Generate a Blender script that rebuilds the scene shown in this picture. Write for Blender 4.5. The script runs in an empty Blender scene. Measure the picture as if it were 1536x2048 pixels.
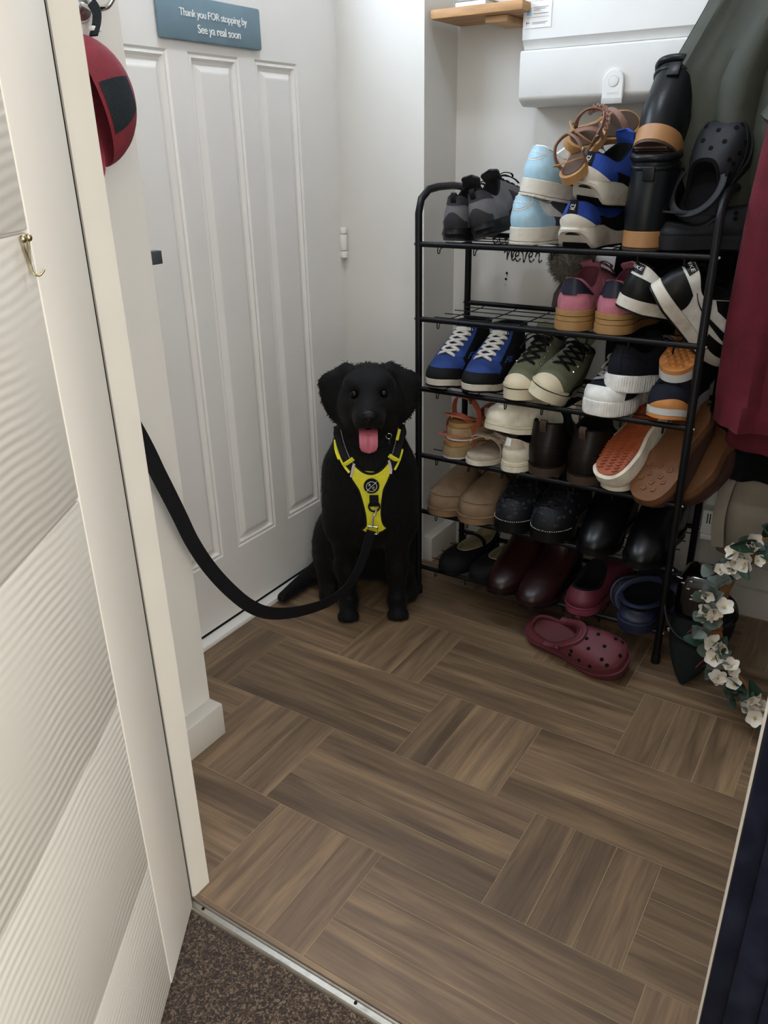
import bpy, bmesh, math, random
import numpy as np
from mathutils import Vector, Matrix, Euler
random.seed(7); rng = np.random.default_rng(7)
R = math.radians
C = bpy.context.scene.collection

# ---------------------------------------------------------------- camera
scene = bpy.context.scene
cam = bpy.data.cameras.new('camera'); cam_o = bpy.data.objects.new('camera', cam); C.objects.link(cam_o)
cam.sensor_fit = 'HORIZONTAL'; cam.sensor_width = 36.0; cam.lens = 36.0*1596.4/1536.0
cam.clip_start = 0.02; cam.clip_end = 60
cam_o.location = (0, 0, 1.1)
cam_o.matrix_world = Matrix.Translation((0, 0, 1.1)) @ (Matrix.Rotation(R(32.842), 4, 'Z') @ Matrix.Rotation(R(65.758), 4, 'X') @ Matrix.Rotation(R(-1.109), 4, 'Z'))
scene.camera = cam_o
# ---------------------------------------------------------------- light
WORLD_S = 1.08
w = bpy.data.worlds.new('world'); scene.world = w; w.use_nodes = True
w.node_tree.nodes['Background'].inputs[0].default_value = (1.0, 0.95, 0.87, 1)
w.node_tree.nodes['Background'].inputs[1].default_value = WORLD_S
WINDOW_E = 7.0            # daylight through the glazing at the top of the front door
# added fill light, unseen at the right, brightens the open inner door
ar = bpy.data.lights.new('fill_light', 'AREA'); ar.shape = 'RECTANGLE'; ar.size = 1.3; ar.size_y = 1.2; ar.energy = 22; ar.color = (1.0, .96, .90)
ar_o = bpy.data.objects.new('fill_light', ar); C.objects.link(ar_o); ar_o.location = (2.2, -.45, 1.5)
ar_o.rotation_euler = (Vector((-.6, .25, .8))-Vector(ar_o.location)).to_track_quat('-Z', 'Y').to_euler()
scene.view_settings.view_transform = 'Standard'
scene.view_settings.look = 'None'
scene.view_settings.gamma = 1.0
scene.view_settings.use_curve_mapping = False
scene.view_settings.exposure = 1.15

# ---------------------------------------------------------------- helpers
def lin(c):
    return c/12.92 if c <= .04045 else ((c+.055)/1.055)**2.4
def rgb(h):
    h = h.lstrip('#'); return tuple(lin(int(h[i:i+2], 16)/255) for i in (0, 2, 4))+(1,)
MATS = {}
def mat(name, col, rough=.6, var=.12, scale=30, bump=0., bscale=None, metal=0., sheen=0., spec=.5, coat=0., stretch=None, dirt=None):
    """procedural material: base colour broken up by noise, fine relief"""
    if name in MATS: return MATS[name]
    m = bpy.data.materials.new(name); m.use_nodes = True; MATS[name] = m
    nt = m.node_tree; b = nt.nodes['Principled BSDF']
    c = rgb(col) if isinstance(col, str) else tuple(col)+(1,)
    tc = nt.nodes.new('ShaderNodeTexCoord'); src = tc.outputs['Object']
    if stretch:
        mp = nt.nodes.new('ShaderNodeMapping'); mp.inputs['Scale'].default_value = stretch
        nt.links.new(src, mp.inputs[0]); src = mp.outputs[0]
    n = nt.nodes.new('ShaderNodeTexNoise'); n.inputs['Scale'].default_value = scale; n.inputs['Detail'].default_value = 4
    nt.links.new(src, n.inputs['Vector'])
    r = nt.nodes.new('ShaderNodeValToRGB')
    r.color_ramp.elements[0].position = .3; r.color_ramp.elements[1].position = .7
    r.color_ramp.elements[0].color = tuple(x*(1-var) for x in c[:3])+(1,)
    r.color_ramp.elements[1].color = tuple(min(1, x*(1+var)) for x in c[:3])+(1,)
    nt.links.new(n.outputs[0], r.inputs[0])
    out = r.outputs[0]
    if dirt:
        n2 = nt.nodes.new('ShaderNodeTexNoise'); n2.inputs['Scale'].default_value = dirt[1]; n2.inputs['Detail'].default_value = 6
        nt.links.new(tc.outputs['Object'], n2.inputs['Vector'])
        r2 = nt.nodes.new('ShaderNodeValToRGB'); r2.color_ramp.elements[0].position = .5; r2.color_ramp.elements[1].position = .75
        r2.color_ramp.elements[1].color = (dirt[2],)*3+(1,)
        r2.color_ramp.elements[0].color = (0, 0, 0, 1)
        nt.links.new(n2.outputs[0], r2.inputs[0])
        mx = nt.nodes.new('ShaderNodeMix'); mx.data_type = 'RGBA'
        nt.links.new(r2.outputs[0], mx.inputs[0]); nt.links.new(out, mx.inputs[6]); mx.inputs[7].default_value = rgb(dirt[0])
        out = mx.outputs[2]
    nt.links.new(out, b.inputs['Base Color'])
    b.inputs['Roughness'].default_value = rough; b.inputs['Metallic'].default_value = metal
    if spec == .5 and not metal and max(c[:3]) < .03: spec = .22      # matt blacks reflect little
    b.inputs['Specular IOR Level'].default_value = spec
    if sheen: b.inputs['Sheen Weight'].default_value = sheen
    if coat: b.inputs['Coat Weight'].default_value = coat; b.inputs['Coat Roughness'].default_value = .12
    if bump:
        n3 = nt.nodes.new('ShaderNodeTexNoise'); n3.inputs['Scale'].default_value = bscale or scale*4; n3.inputs['Detail'].default_value = 3
        nt.links.new(src, n3.inputs['Vector'])
        bp = nt.nodes.new('ShaderNodeBump'); bp.inputs['Strength'].default_value = bump; bp.inputs['Distance'].default_value = .002
        nt.links.new(n3.outputs[0], bp.inputs['Height']); nt.links.new(bp.outputs[0], b.inputs['Normal'])
    return m

class MB:
    """collects vertices and faces of ONE mesh"""
    def __init__(s): s.v = []; s.f = []
    def add(s, vs, fs):
        o = len(s.v); s.v += [tuple(map(float, p)) for p in vs]; s.f += [tuple(i+o for i in f) for f in fs]; return s
    def box(s, x0, x1, y0, y1, z0, z1, M=None):
        vs = [(x, y, z) for z in (z0, z1) for y in (y0, y1) for x in (x0, x1)]
        if M is not None: vs = [M @ Vector(p) for p in vs]
        return s.add(vs, [(0, 2, 3, 1), (4, 5, 7, 6), (0, 1, 5, 4), (2, 6, 7, 3), (0, 4, 6, 2), (1, 3, 7, 5)])
    def bbox(s, x0, x1, y0, y1, z0, z1, c=.004, M=None):
        """box with chamfered edges"""
        bm = bmesh.new(); bmesh.ops.create_cube(bm, size=1)
        for v in bm.verts: v.co = ((x0+x1)/2+v.co.x*(x1-x0), (y0+y1)/2+v.co.y*(y1-y0), (z0+z1)/2+v.co.z*(z1-z0))
        bmesh.ops.bevel(bm, geom=bm.edges[:], offset=c, segments=2, affect='EDGES', profile=.5)
        bm.verts.index_update()
        vs = [v.co.copy() for v in bm.verts]; fs = [tuple(v.index for v in f.verts) for f in bm.faces]; bm.free()
        if M is not None: vs = [M @ p for p in vs]
        return s.add(vs, fs)
    def grid(s, P, closed_u=False, closed_v=False):
        P = np.asarray(P); n, m = P.shape[:2]
        fs = []
        for i in range(n if closed_u else n-1):
            for j in range(m if closed_v else m-1):
                i2 = (i+1) % n; j2 = (j+1) % m
                fs.append((i*m+j, i2*m+j, i2*m+j2, i*m+j2))
        return s.add(P.reshape(-1, 3), fs)
    def tube(s, pts, r, n=8, closed=False, flat=None, up=None):
        """swept tube; flat=(w,t) gives a strap of width w and thickness t"""
        pts = [Vector(p) for p in pts]; m = len(pts); rows = []
        prev = Vector(up) if up else None
        for i, p in enumerate(pts):
            if closed: t = pts[(i+1) % m]-pts[i-1]
            else: t = pts[min(i+1, m-1)]-pts[max(i-1, 0)]
            t.normalize()
            if prev is None: prev = Vector((0, 0, 1)) if abs(t.z) < .9 else Vector((1, 0, 0))
            nrm = (prev - t*prev.dot(t))
            if nrm.length < 1e-6: nrm = t.orthogonal()
            nrm.normalize(); bn = t.cross(nrm)
            if not up: prev = nrm
            rr = r[i] if hasattr(r, '__len__') else r
            row = []
            for k in range(n):
                a = 2*math.pi*(k+.5)/n
                if flat:
                    ca, sa = math.cos(a), math.sin(a)
                    e = .35
                    row.append(p + bn*(math.copysign(abs(ca)**e, ca)*flat[0]/2) + nrm*(math.copysign(abs(sa)**e, sa)*flat[1]/2))
                else: row.append(p + (nrm*math.cos(a)+bn*math.sin(a))*rr)
            rows.append(row)
        o = len(s.v)
        s.grid([[tuple(q) for q in row] for row in rows], closed_u=closed, closed_v=True)
        if not closed:
            s.f.append(tuple(o+k for k in range(n))[::-1]); s.f.append(tuple(o+(m-1)*n+k for k in range(n)))
        return s
    def lathe(s, prof, M=None, n=20):
        """prof = [(r,z)...]"""
        rows = [[(r*math.cos(2*math.pi*k/n), r*math.sin(2*math.pi*k/n), z) for k in range(n)] for r, z in prof]
        if M is not None: rows = [[tuple(M @ Vector(p)) for p in row] for row in rows]
        o = len(s.v); s.grid(rows, closed_v=True)
        s.f.append(tuple(o+k for k in range(n))[::-1]); s.f.append(tuple(o+(len(prof)-1)*n+k for k in range(n)))
        return s
    def ball(s, c, r, n=12, m=8, M=None):
        r = (r, r, r) if not hasattr(r, '__len__') else r
        rows = [[(c[0]+r[0]*math.sin(math.pi*(i+.02)/(m+.04))*math.cos(2*math.pi*k/n), c[1]+r[1]*math.sin(math.pi*(i+.02)/(m+.04))*math.sin(2*math.pi*k/n), c[2]+r[2]*math.cos(math.pi*(i+.02)/(m+.04))) for k in range(n)] for i in range(m+1)]
        if M is not None: rows = [[tuple(M @ Vector(p)) for p in row] for row in rows]
        return s.grid(rows, closed_v=True)
    def build(s, name, m, parent=None, smooth=True, kind=None, recalc=True):
        me = bpy.data.meshes.new(name); me.from_pydata(s.v, [], s.f); me.update()
        if recalc:
            bm = bmesh.new(); bm.from_mesh(me); bmesh.ops.remove_doubles(bm, verts=bm.verts, dist=1e-6)
            bmesh.ops.recalc_face_normals(bm, faces=bm.faces); bm.to_mesh(me); bm.free()
        if smooth:
            me.shade_smooth()
            try: me.set_sharp_from_angle(angle=R(40))
            except Exception: pass
        o = bpy.data.objects.new(name, me); C.objects.link(o); o.data.materials.append(m)
        if parent: o.parent = parent
        if kind: o['kind'] = kind
        return o

def thing(name, label, cat, loc=(0, 0, 0), M=None, group=None):
    o = bpy.data.objects.new(name, None); C.objects.link(o); o.empty_display_size = .02
    if M is not None: o.matrix_world = M
    else: o.location = loc
    o['label'] = label; o['category'] = cat
    if group: o['group'] = group
    return o
def tag(o, label, cat, group=None, kind=None):
    o['label'] = label; o['category'] = cat
    if group: o['group'] = group
    if kind: o['kind'] = kind
    return o
def struct(o, label=None):
    o['kind'] = 'structure'
    if label: o['label'] = label
    return o
def text_mesh(txt, size=1., extrude=0.0, align='CENTER', shear=0., spacing=1.):
    cu = bpy.data.curves.new('t', 'FONT'); cu.body = txt; cu.size = size; cu.align_x = align; cu.align_y = 'CENTER'
    cu.extrude = extrude; cu.shear = shear; cu.space_character = spacing; cu.resolution_u = 3
    ob = bpy.data.objects.new('t', cu); C.objects.link(ob)
    dg = bpy.context.evaluated_depsgraph_get(); dg.update()
    me = bpy.data.meshes.new_from_object(ob.evaluated_get(dg))
    bpy.data.objects.remove(ob); bpy.data.curves.remove(cu)
    vs = [v.co.copy() for v in me.vertices]; fs = [tuple(p.vertices) for p in me.polygons]
    bpy.data.meshes.remove(me); return vs, fs
def text(name, txt, M, size, m, parent=None, extrude=.0006, fn=None, **k):
    vs, fs = text_mesh(txt, size, extrude, **k)
    b = MB(); b.add([M @ v for v in vs] if fn is None else [fn(v) for v in vs], fs)
    return b.build(name, m, parent, smooth=False, recalc=False)
def sm(a, b, x):
    t = np.clip((np.asarray(x, float)-a)/(b-a), 0, 1); return t*t*(3-2*t)
def catmull(pts, n=8, closed=False):
    P = [Vector(p) for p in pts]; out = []; m = len(P)
    rg = range(m) if closed else range(m-1)
    for i in rg:
        p0 = P[(i-1) % m] if (closed or i) else P[0]; p1 = P[i]; p2 = P[(i+1) % m]; p3 = P[(i+2) % m] if (closed or i < m-2) else P[m-1]
        for k in range(n):
            t = k/n
            out.append(.5*((2*p1)+(p2-p0)*t+(2*p0-5*p1+4*p2-p3)*t*t+(3*p1-p0-3*p2+p3)*t**3))
    if not closed: out.append(P[-1])
    return out

# ---------------------------------------------------------------- materials of the room
M_wall = mat('wall_paint', '#d9d6cf', .75, .025, 6, .10, 180)
M_trim = mat('white_gloss_paint', '#c9c5bc', .35, .03, 9, .04, 60)
M_upvc = mat('door_white', '#e4e1dc', .33, .02, 8, .03, 90)
M_ceil = mat('ceiling_paint', '#e4e1db', .8, .02, 5)
M_black = mat('black_powdercoat', '#0d0e10', .38, .1, 60)
M_chrome = mat('chrome', '#d8d8d6', .16, .04, 20, metal=1.)
M_brass = mat('brass', '#b3a684', .3, .1, 30, metal=1.)
M_navy = mat('navy_gloss_paint', '#0b0f1c', .28, .15, 14, .06, 30, dirt=('#39404e', 26, .14))
M_alu = mat('aluminium', '#a9a49a', .34, .08, 40, metal=.9, dirt=('#5d564c', 40, .5))
M_dark = mat('dark_parts_and_shade', '#08080a', .8)

def wood_mat():
    m = bpy.data.materials.new('wood_plank'); m.use_nodes = True; nt = m.node_tree; N = nt.nodes; Lk = nt.links
    b = N['Principled BSDF']; b.inputs['Roughness'].default_value = .46
    tc = N.new('ShaderNodeTexCoord'); oi = N.new('ShaderNodeObjectInfo')
    ad = N.new('ShaderNodeVectorMath'); ad.operation = 'ADD'
    ml = N.new('ShaderNodeMath'); ml.operation = 'MULTIPLY'; ml.inputs[1].default_value = 37.
    Lk.new(oi.outputs['Random'], ml.inputs[0]); cb = N.new('ShaderNodeCombineXYZ')
    for i in range(3): Lk.new(ml.outputs[0], cb.inputs[i])
    Lk.new(tc.outputs['Object'], ad.inputs[0]); Lk.new(cb.outputs[0], ad.inputs[1])
    def noise(sc, det, dist=0.):
        mp = N.new('ShaderNodeMapping'); mp.inputs['Scale'].default_value = sc; Lk.new(ad.outputs[0], mp.inputs[0])
        n = N.new('ShaderNodeTexNoise'); n.inputs['Scale'].default_value = 1; n.inputs['Detail'].default_value = det; n.inputs['Distortion'].default_value = dist
        Lk.new(mp.outputs[0], n.inputs['Vector']); return n
    n1 = noise((3.2, 42, 1), 5, 1.1); n2 = noise((10, 260, 1), 3); n3 = noise((1.2, 13, 1), 2, .5)
    mx = N.new('ShaderNodeMath'); mx.operation = 'MULTIPLY_ADD'; mx.inputs[1].default_value = .5
    Lk.new(n1.outputs[0], mx.inputs[0])
    m3 = N.new('ShaderNodeMath'); m3.operation = 'MULTIPLY'; m3.inputs[1].default_value = .5; Lk.new(n3.outputs[0], m3.inputs[0]); Lk.new(m3.outputs[0], mx.inputs[2])
    r = N.new('ShaderNodeValToRGB'); e = r.color_ramp.elements
    e[0].position = .36; e[0].color = rgb('#594532'); e[1].position = .66; e[1].color = rgb('#947856')
    k = e.new(.5); k.color = rgb('#735c43')
    Lk.new(mx.outputs[0], r.inputs[0])
    fine = N.new('ShaderNodeMix'); fine.data_type = 'RGBA'; fine.blend_type = 'OVERLAY'; fine.inputs[0].default_value = .35
    Lk.new(r.outputs[0], fine.inputs[6]); Lk.new(n2.outputs[0], fine.inputs[7])
    hs = N.new('ShaderNodeHueSaturation'); mr = N.new('ShaderNodeMapRange'); mr.inputs[3].default_value = .80; mr.inputs[4].default_value = 1.18
    Lk.new(oi.outputs['Random'], mr.inputs[0]); Lk.new(mr.outputs[0], hs.inputs['Value']); hs.inputs['Saturation'].default_value = .92
    Lk.new(fine.outputs[2], hs.inputs['Color']); Lk.new(hs.outputs[0], b.inputs['Base Color'])
    bp = N.new('ShaderNodeBump'); bp.inputs['Strength'].default_value = .12; bp.inputs['Distance'].default_value = .001
    Lk.new(n2.outputs[0], bp.inputs['Height']); Lk.new(bp.outputs[0], b.inputs['Normal'])
    return m
M_wood = wood_mat()

def carpet_mat():
    m = bpy.data.materials.new('speckled_carpet'); m.use_nodes = True; nt = m.node_tree; N = nt.nodes; Lk = nt.links
    b = N['Principled BSDF']; b.inputs['Roughness'].default_value = .95; b.inputs['Sheen Weight'].default_value = .2
    tc = N.new('ShaderNodeTexCoord')
    n = N.new('ShaderNodeTexNoise'); n.inputs['Scale'].default_value = 210; n.inputs['Detail'].default_value = 3; n.inputs['Distortion'].default_value = 1.2
    Lk.new(tc.outputs['Object'], n.inputs['Vector'])
    r = N.new('ShaderNodeValToRGB'); e = r.color_ramp.elements; e[0].position = .42; e[0].color = rgb('#1a100b'); e[1].position = .62; e[1].color = rgb('#6b5b4a')
    k = e.new(.53); k.color = rgb('#3d2a1e')
    Lk.new(n.outputs[0], r.inputs[0]); Lk.new(r.outputs[0], b.inputs['Base Color'])
    bp = N.new('ShaderNodeBump'); bp.inputs['Strength'].default_value = .8; bp.inputs['Distance'].default_value = .004
    Lk.new(n.outputs[0], bp.inputs['Height']); Lk.new(bp.outputs[0], b.inputs['Normal'])
    return m

# ---------------------------------------------------------------- room shell
YB = 1.985; XW = -1.042; XD = -1.285; H = 2.3
struct(MB().box(-1.46, 1.0, .600, 2.1, -.06, -.0006).build('floor', mat('floor_screed', '#a08c70', .9), smooth=False), 'brown wood-look parquet floor of the hall')
floor_o = bpy.data.objects['floor']
# basket-weave planks: blocks of three short planks across, three long ones along
cell = .2247; pw = cell/3
meshes = {}
def plank_mesh(l, wd):
    k = (round(l, 4), round(wd, 4))
    if k not in meshes:
        g = .0005; b = MB(); b.bbox(-l/2+g, l/2-g, -wd/2+g, wd/2-g, -.004, 0, .0006)
        o = b.build('plank', M_wood, None, smooth=False); meshes[k] = o.data; bpy.data.objects.remove(o)
    return meshes[k]
def plank(x0, x1, y0, y1, along_y):
    x1 = min(x1, .95); 
    if x1-x0 < .004 or y1-y0 < .004: return
    l, wd = ((y1-y0), (x1-x0)) if along_y else ((x1-x0), (y1-y0))
    o = bpy.data.objects.new('plank', plank_mesh(l, wd)); C.objects.link(o); o.parent = floor_o
    o.location = ((x0+x1)/2, (y0+y1)/2, 0)
    if along_y: o.rotation_euler.z = R(90)
rows = [(.8418, -.1470), (1.0665, -.4525), (1.2912, -.0770), (1.5159, -.3450), (1.7406, -.6150), (.6171, -.5595)]
for y0, xr in rows:
    k0 = math.floor((-1.46-xr)/(3*cell))
    for k in range(k0, 6):
        e = xr+k*3*cell            # right edge of an across block
        if e-cell > .95: break
        for j in range(3):
            if e-cell+(j+1)*pw > -1.45: plank(max(e-cell+j*pw, -1.45), e-cell+(j+1)*pw, y0, y0+cell, True)
            if e+2*cell > -1.45: plank(max(e, -1.45), e+2*cell, y0+j*pw, y0+(j+1)*pw, False)
for k in range(-4, 3): plank(-.5595+k*3*cell-.2, -.5595+(k+1)*3*cell-.2, .607, .6171, False)
for k in range(-4, 3): plank(-.3+k*3*cell, -.3+(k+1)*3*cell, 1.9653, 1.99, False)

cp = MB(); P = [[(x, y, -.004+.0015*rng.standard_normal()) for y in np.linspace(-1.6, .592, 90)] for x in np.linspace(-2.4, 2.0, 110)]
struct(cp.grid(P).build('floor_carpet', carpet_mat()), 'brown speckled carpet in front of the doorway')
# metal threshold strip
tb = MB(); xs = (-.80, .02)
prof = [(.588, -.006), (.589, .001), (.5915, .0035), (.594, .0035), (.595, .0015), (.6005, .0015), (.6015, .0035), (.604, .0042), (.607, .0026), (.6085, .0005), (.6085, -.006)]
tb.grid([[(x, y, z) for y, z in prof] for x in xs])
thr = struct(tb.build('trim_1', M_alu), 'silver metal threshold strip between carpet and wood floor')
for x in (-.745, -.45, -.17):
    MB().lathe([(.0001, .0030), (.0022, .0030), (.0026, .0016)], Matrix.Translation((x, .598, 0)), 10).build('screw', M_dark, thr)

struct(MB().box(-1.46, XW, .642, .935, 0, H).build('wall_left', M_wall, smooth=False))
struct(MB().box(-1.46, XW, 1.822, 2.1, 0, H).build('wall_corner', M_wall, smooth=False))
struct(MB().box(-1.46, -1.27, .935, 1.822, 1.99, H).build('wall_over_door', M_wall, smooth=False))
struct(MB().box(XW, 1.0, YB, 2.1, 0, H).build('wall_back', M_wall, smooth=False))
struct(MB().box(.95, 1.05, .642, 2.1, 0, H).build('wall_right', M_wall, smooth=False))
struct(MB().box(-1.46, 1.05, .54, 2.1, H, H+.08).build('ceiling', M_ceil, smooth=False))
pt = MB(); pt.box(-3, -.812, .541, .641, 0, H); pt.box(.006, 3, .541, .641, 0, H); pt.box(-.812, .006, .541, .641, 2.0, H)
struct(pt.build('wall_front', M_wall, smooth=False))
struct(MB().box(-.812, -.774, .6045, .642, 0, 2.0).build('trim_2', M_trim, smooth=False), 'cream door lining beside the open white door')
struct(MB().box(-.812, -.7765, .5925, .6042, 0, 2.0).build('trim_8', M_dark, smooth=False), 'black strip painting in the shade of the gap between the open door and its lining')  # solid black stands in for the shade inside the gap
nv = MB(); nv.bbox(-.0205, .012, .520, .5405, 0, 2.02, .003); nv.bbox(-.004, .030, .512, .5405, 0, 2.02, .004); nv.bbox(.020, .066, .507, .5405, 0, 2.02, .004); nv.box(.06, 2.6, .532, .5405, 0, H)
struct(nv.build('trim_3', M_navy), 'scuffed navy blue painted door frame at the right edge')
struct(MB().bbox(-.0235, .006, .541, .642, 0, 2.0, .002).build('trim_4', M_trim), 'white strip of door lining along the navy frame')

# skirting boards
SK = .076
def skirting(name, x0, x1, y0, y1, label):
    o = MB().bbox(x0, x1, y0, y1, 0, SK, .003).build(name, M_trim); return struct(o, label)
skirting('baseboard_left', XW-.002, -1.008, .642, .937, 'cream skirting board below the white wall left of the front door')
skirting('baseboard_corner', XW-.002, -1.012, 1.822, YB, 'cream skirting board behind the shoe rack corner')
skirting('baseboard_back', -1.012, .95, YB-.016, YB, 'cream skirting board along the back wall')

# ---------------------------------------------------------------- front door with recessed panels
d = struct(bpy.data.objects.new('door_1', None), 'white panelled front door behind the dog'); C.objects.link(d); d.location = (XD, 1.38, 0)
def dl(x, y, z): return (x-XD, y-1.38, z)
y0, y1, z0, z1 = .948, 1.806, .022, 1.985
pan = [(1.107, 1.258), (1.312, 1.460), (1.511, 1.659)]; pz = (.199, 1.288); wz = (1.45, 1.80); wy = (1.12, 1.64)
sl = MB(); T = .042
def dbox(a, b, c_, e, x0=XD-T, x1=XD): sl.box(x0-XD, x1-XD, a-1.38, b-1.38, c_, e)
dbox(y0, pan[0][0], z0, z1); dbox(pan[2][1], y1, z0, z1)
for i in range(2): dbox(pan[i][1], pan[i+1][0], pz[0], pz[1])
dbox(pan[0][0], pan[2][1], z0, pz[0]); dbox(pan[0][0], pan[2][1], pz[1], wz[0]); dbox(pan[0][0], pan[2][1], wz[1], z1)
dbox(pan[0][0], wy[0], wz[0], wz[1]); dbox(wy[1], pan[2][1], wz[0], wz[1])
sl.build('door_slab', M_upvc, d, smooth=False)
for a, b in pan:
    pm = MB(); ins = [(0, 0), (.004, -.0035), (.010, -.0015), (.015, -.0085), (.020, -.0095), (.033, -.001), (.036, -.0005)]
    loops = []
    for i, x in ins:
        loops.append([dl(XD+x, a+i, pz[0]+i), dl(XD+x, b-i, pz[0]+i), dl(XD+x, b-i, pz[1]-i), dl(XD+x, a+i, pz[1]-i)])
    pm.grid(loops, closed_v=True); n = len(pm.v); pm.f.append((n-4, n-3, n-2, n-1))
    pm.build('door_panel', M_upvc, d, smooth=False)
def emit_mat(name, col, s):
    m = bpy.data.materials.new(name); m.use_nodes = True; nt = m.node_tree
    b = nt.nodes['Principled BSDF']; b.inputs['Base Color'].default_value = (.8, .8, .8, 1)
    b.inputs['Emission Color'].default_value = col; b.inputs['Emission Strength'].default_value = s; return m
wm = MB(); wm.box(-.022, -.016, wy[0]-1.38, wy[1]-1.38, *wz)
wp = wm.build('window_pane', emit_mat('daylight_glass', rgb('#cfe0f4'), WINDOW_E), d, smooth=False); wp['label'] = 'obscured glass pane lit by daylight'
wf = MB()
for a, b, c_, e in ((wy[0]-.012, wy[0]+.012, wz[0]-.012, wz[1]+.012), (wy[1]-.012, wy[1]+.012, wz[0]-.012, wz[1]+.012), (wy[0]+.012, wy[1]-.012, wz[0]-.012, wz[0]+.012), (wy[0]+.012, wy[1]-.012, wz[1]-.012, wz[1]+.012)):
    wf.bbox(-.02, .008, a-1.38, b-1.38, c_, e, .003)
wf.build('window_frame', M_upvc, d)
# hinge
for hz in (.885, 1.75, .25):
    hb = MB()
    for a, b in ((-.038, -.021), (-.0195, .021), (.0225, .038)):
        hb.lathe([(.0001, a), (.0088, a), (.0096, a+.002), (.0096, b-.002), (.0088, b), (.0001, b)], Matrix.Translation(dl(XD+.006, 1.811, hz)), 14)
    hb.build('hinge', M_upvc, d)
# frame, sill, black strip in the gap below the door
fr = MB(); fr.box(-1.46, XD+.003, .935, .947, 0, 1.99); fr.box(-1.46, XD-.004, 1.8085, 1.822, 0, 1.99); fr.box(-1.46, XD, .947, 1.8085, 1.986, 1.99)
struct(fr.build('trim_5', M_upvc, smooth=False), 'white frame of the front door')
si = MB(); si.bbox(-1.40, -1.257, .937, 1.8215, 0, .013, .002); struct(si.build('trim_6', M_upvc), 'white sill under the front door')
struct(MB().box(-1.325, XD-.002, .947, 1.81, .013, .022).build('trim_7', M_dark, smooth=False), 'black strip filling the gap under the front door')
struct(MB().box(-1.5, -1.41, .9, 1.86, 0, 2.0).build('light_block', M_wall, smooth=False))  # unseen backing added behind the front door to block light

# wooden sign on the front door (words only)
M_signb = mat('sign_board_hazed', '#6d8591', .6, .08, 20)  # board colour lightened to paint in a haze
M_white = mat('white_print', '#f0f0ee', .6, .02, 20)
sg = thing('door_sign', 'slate grey wooden sign, lightened as if by haze, with white lettering on the white front door', 'sign', (XD+.001, 1.382, 1.345))
MB().bbox(0, .010, -.146, .146, -.041, .036, .0045).build('board', M_signb, sg)
MS = Matrix(((0, 0, 1, 0), (1, 0, 0, 0), (0, 1, 0, 0), (0, 0, 0, 1)))
text('lettering', 'Thank you FOR stopping by', Matrix.Translation((.0105, .004, .006)) @ MS, .0185, M_white, sg, spacing=.92)
text('lettering', 'See ya real soon', Matrix.Translation((.0105, .016, -.019)) @ MS, .021, M_white, sg, spacing=.92)

# small dark magnetic catch on the wall corner
lt = MB(); lt.bbox(-.010, .004, -.012, .012, -.0105, .0105, .001)
tag(lt.build('door_catch', mat('grey_metal', '#3d4347', .5, .1, 30)), 'small dark grey square catch on the wall edge beside the front door', 'catch').location = (XW-.004, .946, .950)

# ---------------------------------------------------------------- open inner door on the left
hx, hy = -.7610, .5913; ddir = Vector((.53, -.85, 0)).normalized(); dn = Vector((.85, .53, 0)).normalized()
MD = Matrix(((ddir.x, dn.x, 0, hx), (ddir.y, dn.y, 0, hy), (0, 0, 1, 0), (0, 0, 0, 1)))
def grain_mat():
    m = bpy.data.materials.new('white_woodgrain_door'); m.use_nodes = True; nt = m.node_tree; N = nt.nodes; Lk = nt.links
    b = N['Principled BSDF']; b.inputs['Base Color'].default_value = rgb('#d4d0c7'); b.inputs['Roughness'].default_value = .42
    tc = N.new('ShaderNodeTexCoord')
    mp = N.new('ShaderNodeMapping'); mp.inputs['Scale'].default_value = (2.2, 1, 1); Lk.new(tc.outputs['Object'], mp.inputs[0])
    ns = N.new('ShaderNodeTexNoise'); ns.inputs['Scale'].default_value = 1.3; ns.inputs['Detail'].default_value = 1.5; Lk.new(mp.outputs[0], ns.inputs['Vector'])
    sp = N.new('ShaderNodeSeparateXYZ'); Lk.new(tc.outputs['Object'], sp.inputs[0])
    a = N.new('ShaderNodeMath'); a.operation = 'MULTIPLY_ADD'; a.inputs[1].default_value = .11; Lk.new(ns.outputs[0], a.inputs[0]); Lk.new(sp.outputs[2], a.inputs[2])
    s = N.new('ShaderNodeMath'); s.operation = 'MULTIPLY'; s.inputs[1].default_value = 2*math.pi*95; Lk.new(a.outputs[0], s.inputs[0])
    sn = N.new('ShaderNodeMath'); sn.operation = 'SINE'; Lk.new(s.outputs[0], sn.inputs[0])
    n2 = N.new('ShaderNodeTexNoise'); n2.inputs['Scale'].default_value = 5; Lk.new(tc.outputs['Object'], n2.inputs['Vector'])
    r2 = N.new('ShaderNodeMapRange'); r2.inputs[1].default_value = .35; r2.inputs[2].default_value = .65; Lk.new(n2.outputs[0], r2.inputs[0])
    mu = N.new('ShaderNodeMath'); mu.operation = 'MULTIPLY'; Lk.new(sn.outputs[0], mu.inputs[0]); Lk.new(r2.outputs[0], mu.inputs[1])
    bp = N.new('ShaderNodeBump'); bp.inputs['Strength'].default_value = .5; bp.inputs['Distance'].default_value = .0008
    Lk.new(mu.outputs[0], bp.inputs['Height']); Lk.new(bp.outputs[0], b.inputs['Normal'])
    return m
M_grain = grain_mat(); M_stile = mat('white_door_stile', '#d7d3cb', .42, .02, 7, .05, 40)
d2 = struct(bpy.data.objects.new('door_2', None), 'open white inner door with wavy woodgrain panels at the left'); C.objects.link(d2); d2.matrix_world = MD
LD = .73
MB().bbox(0, .132, -.038, 0, .006, 1.98, .0015).build('stile', M_stile, d2)
MB().bbox(LD-.10, LD, -.038, 0, .006, 1.98, .0015).build('stile', M_stile, d2)
zs = [.006, .243, .506, .772, 1.04, 1.31, 1.58, 1.98]
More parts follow.
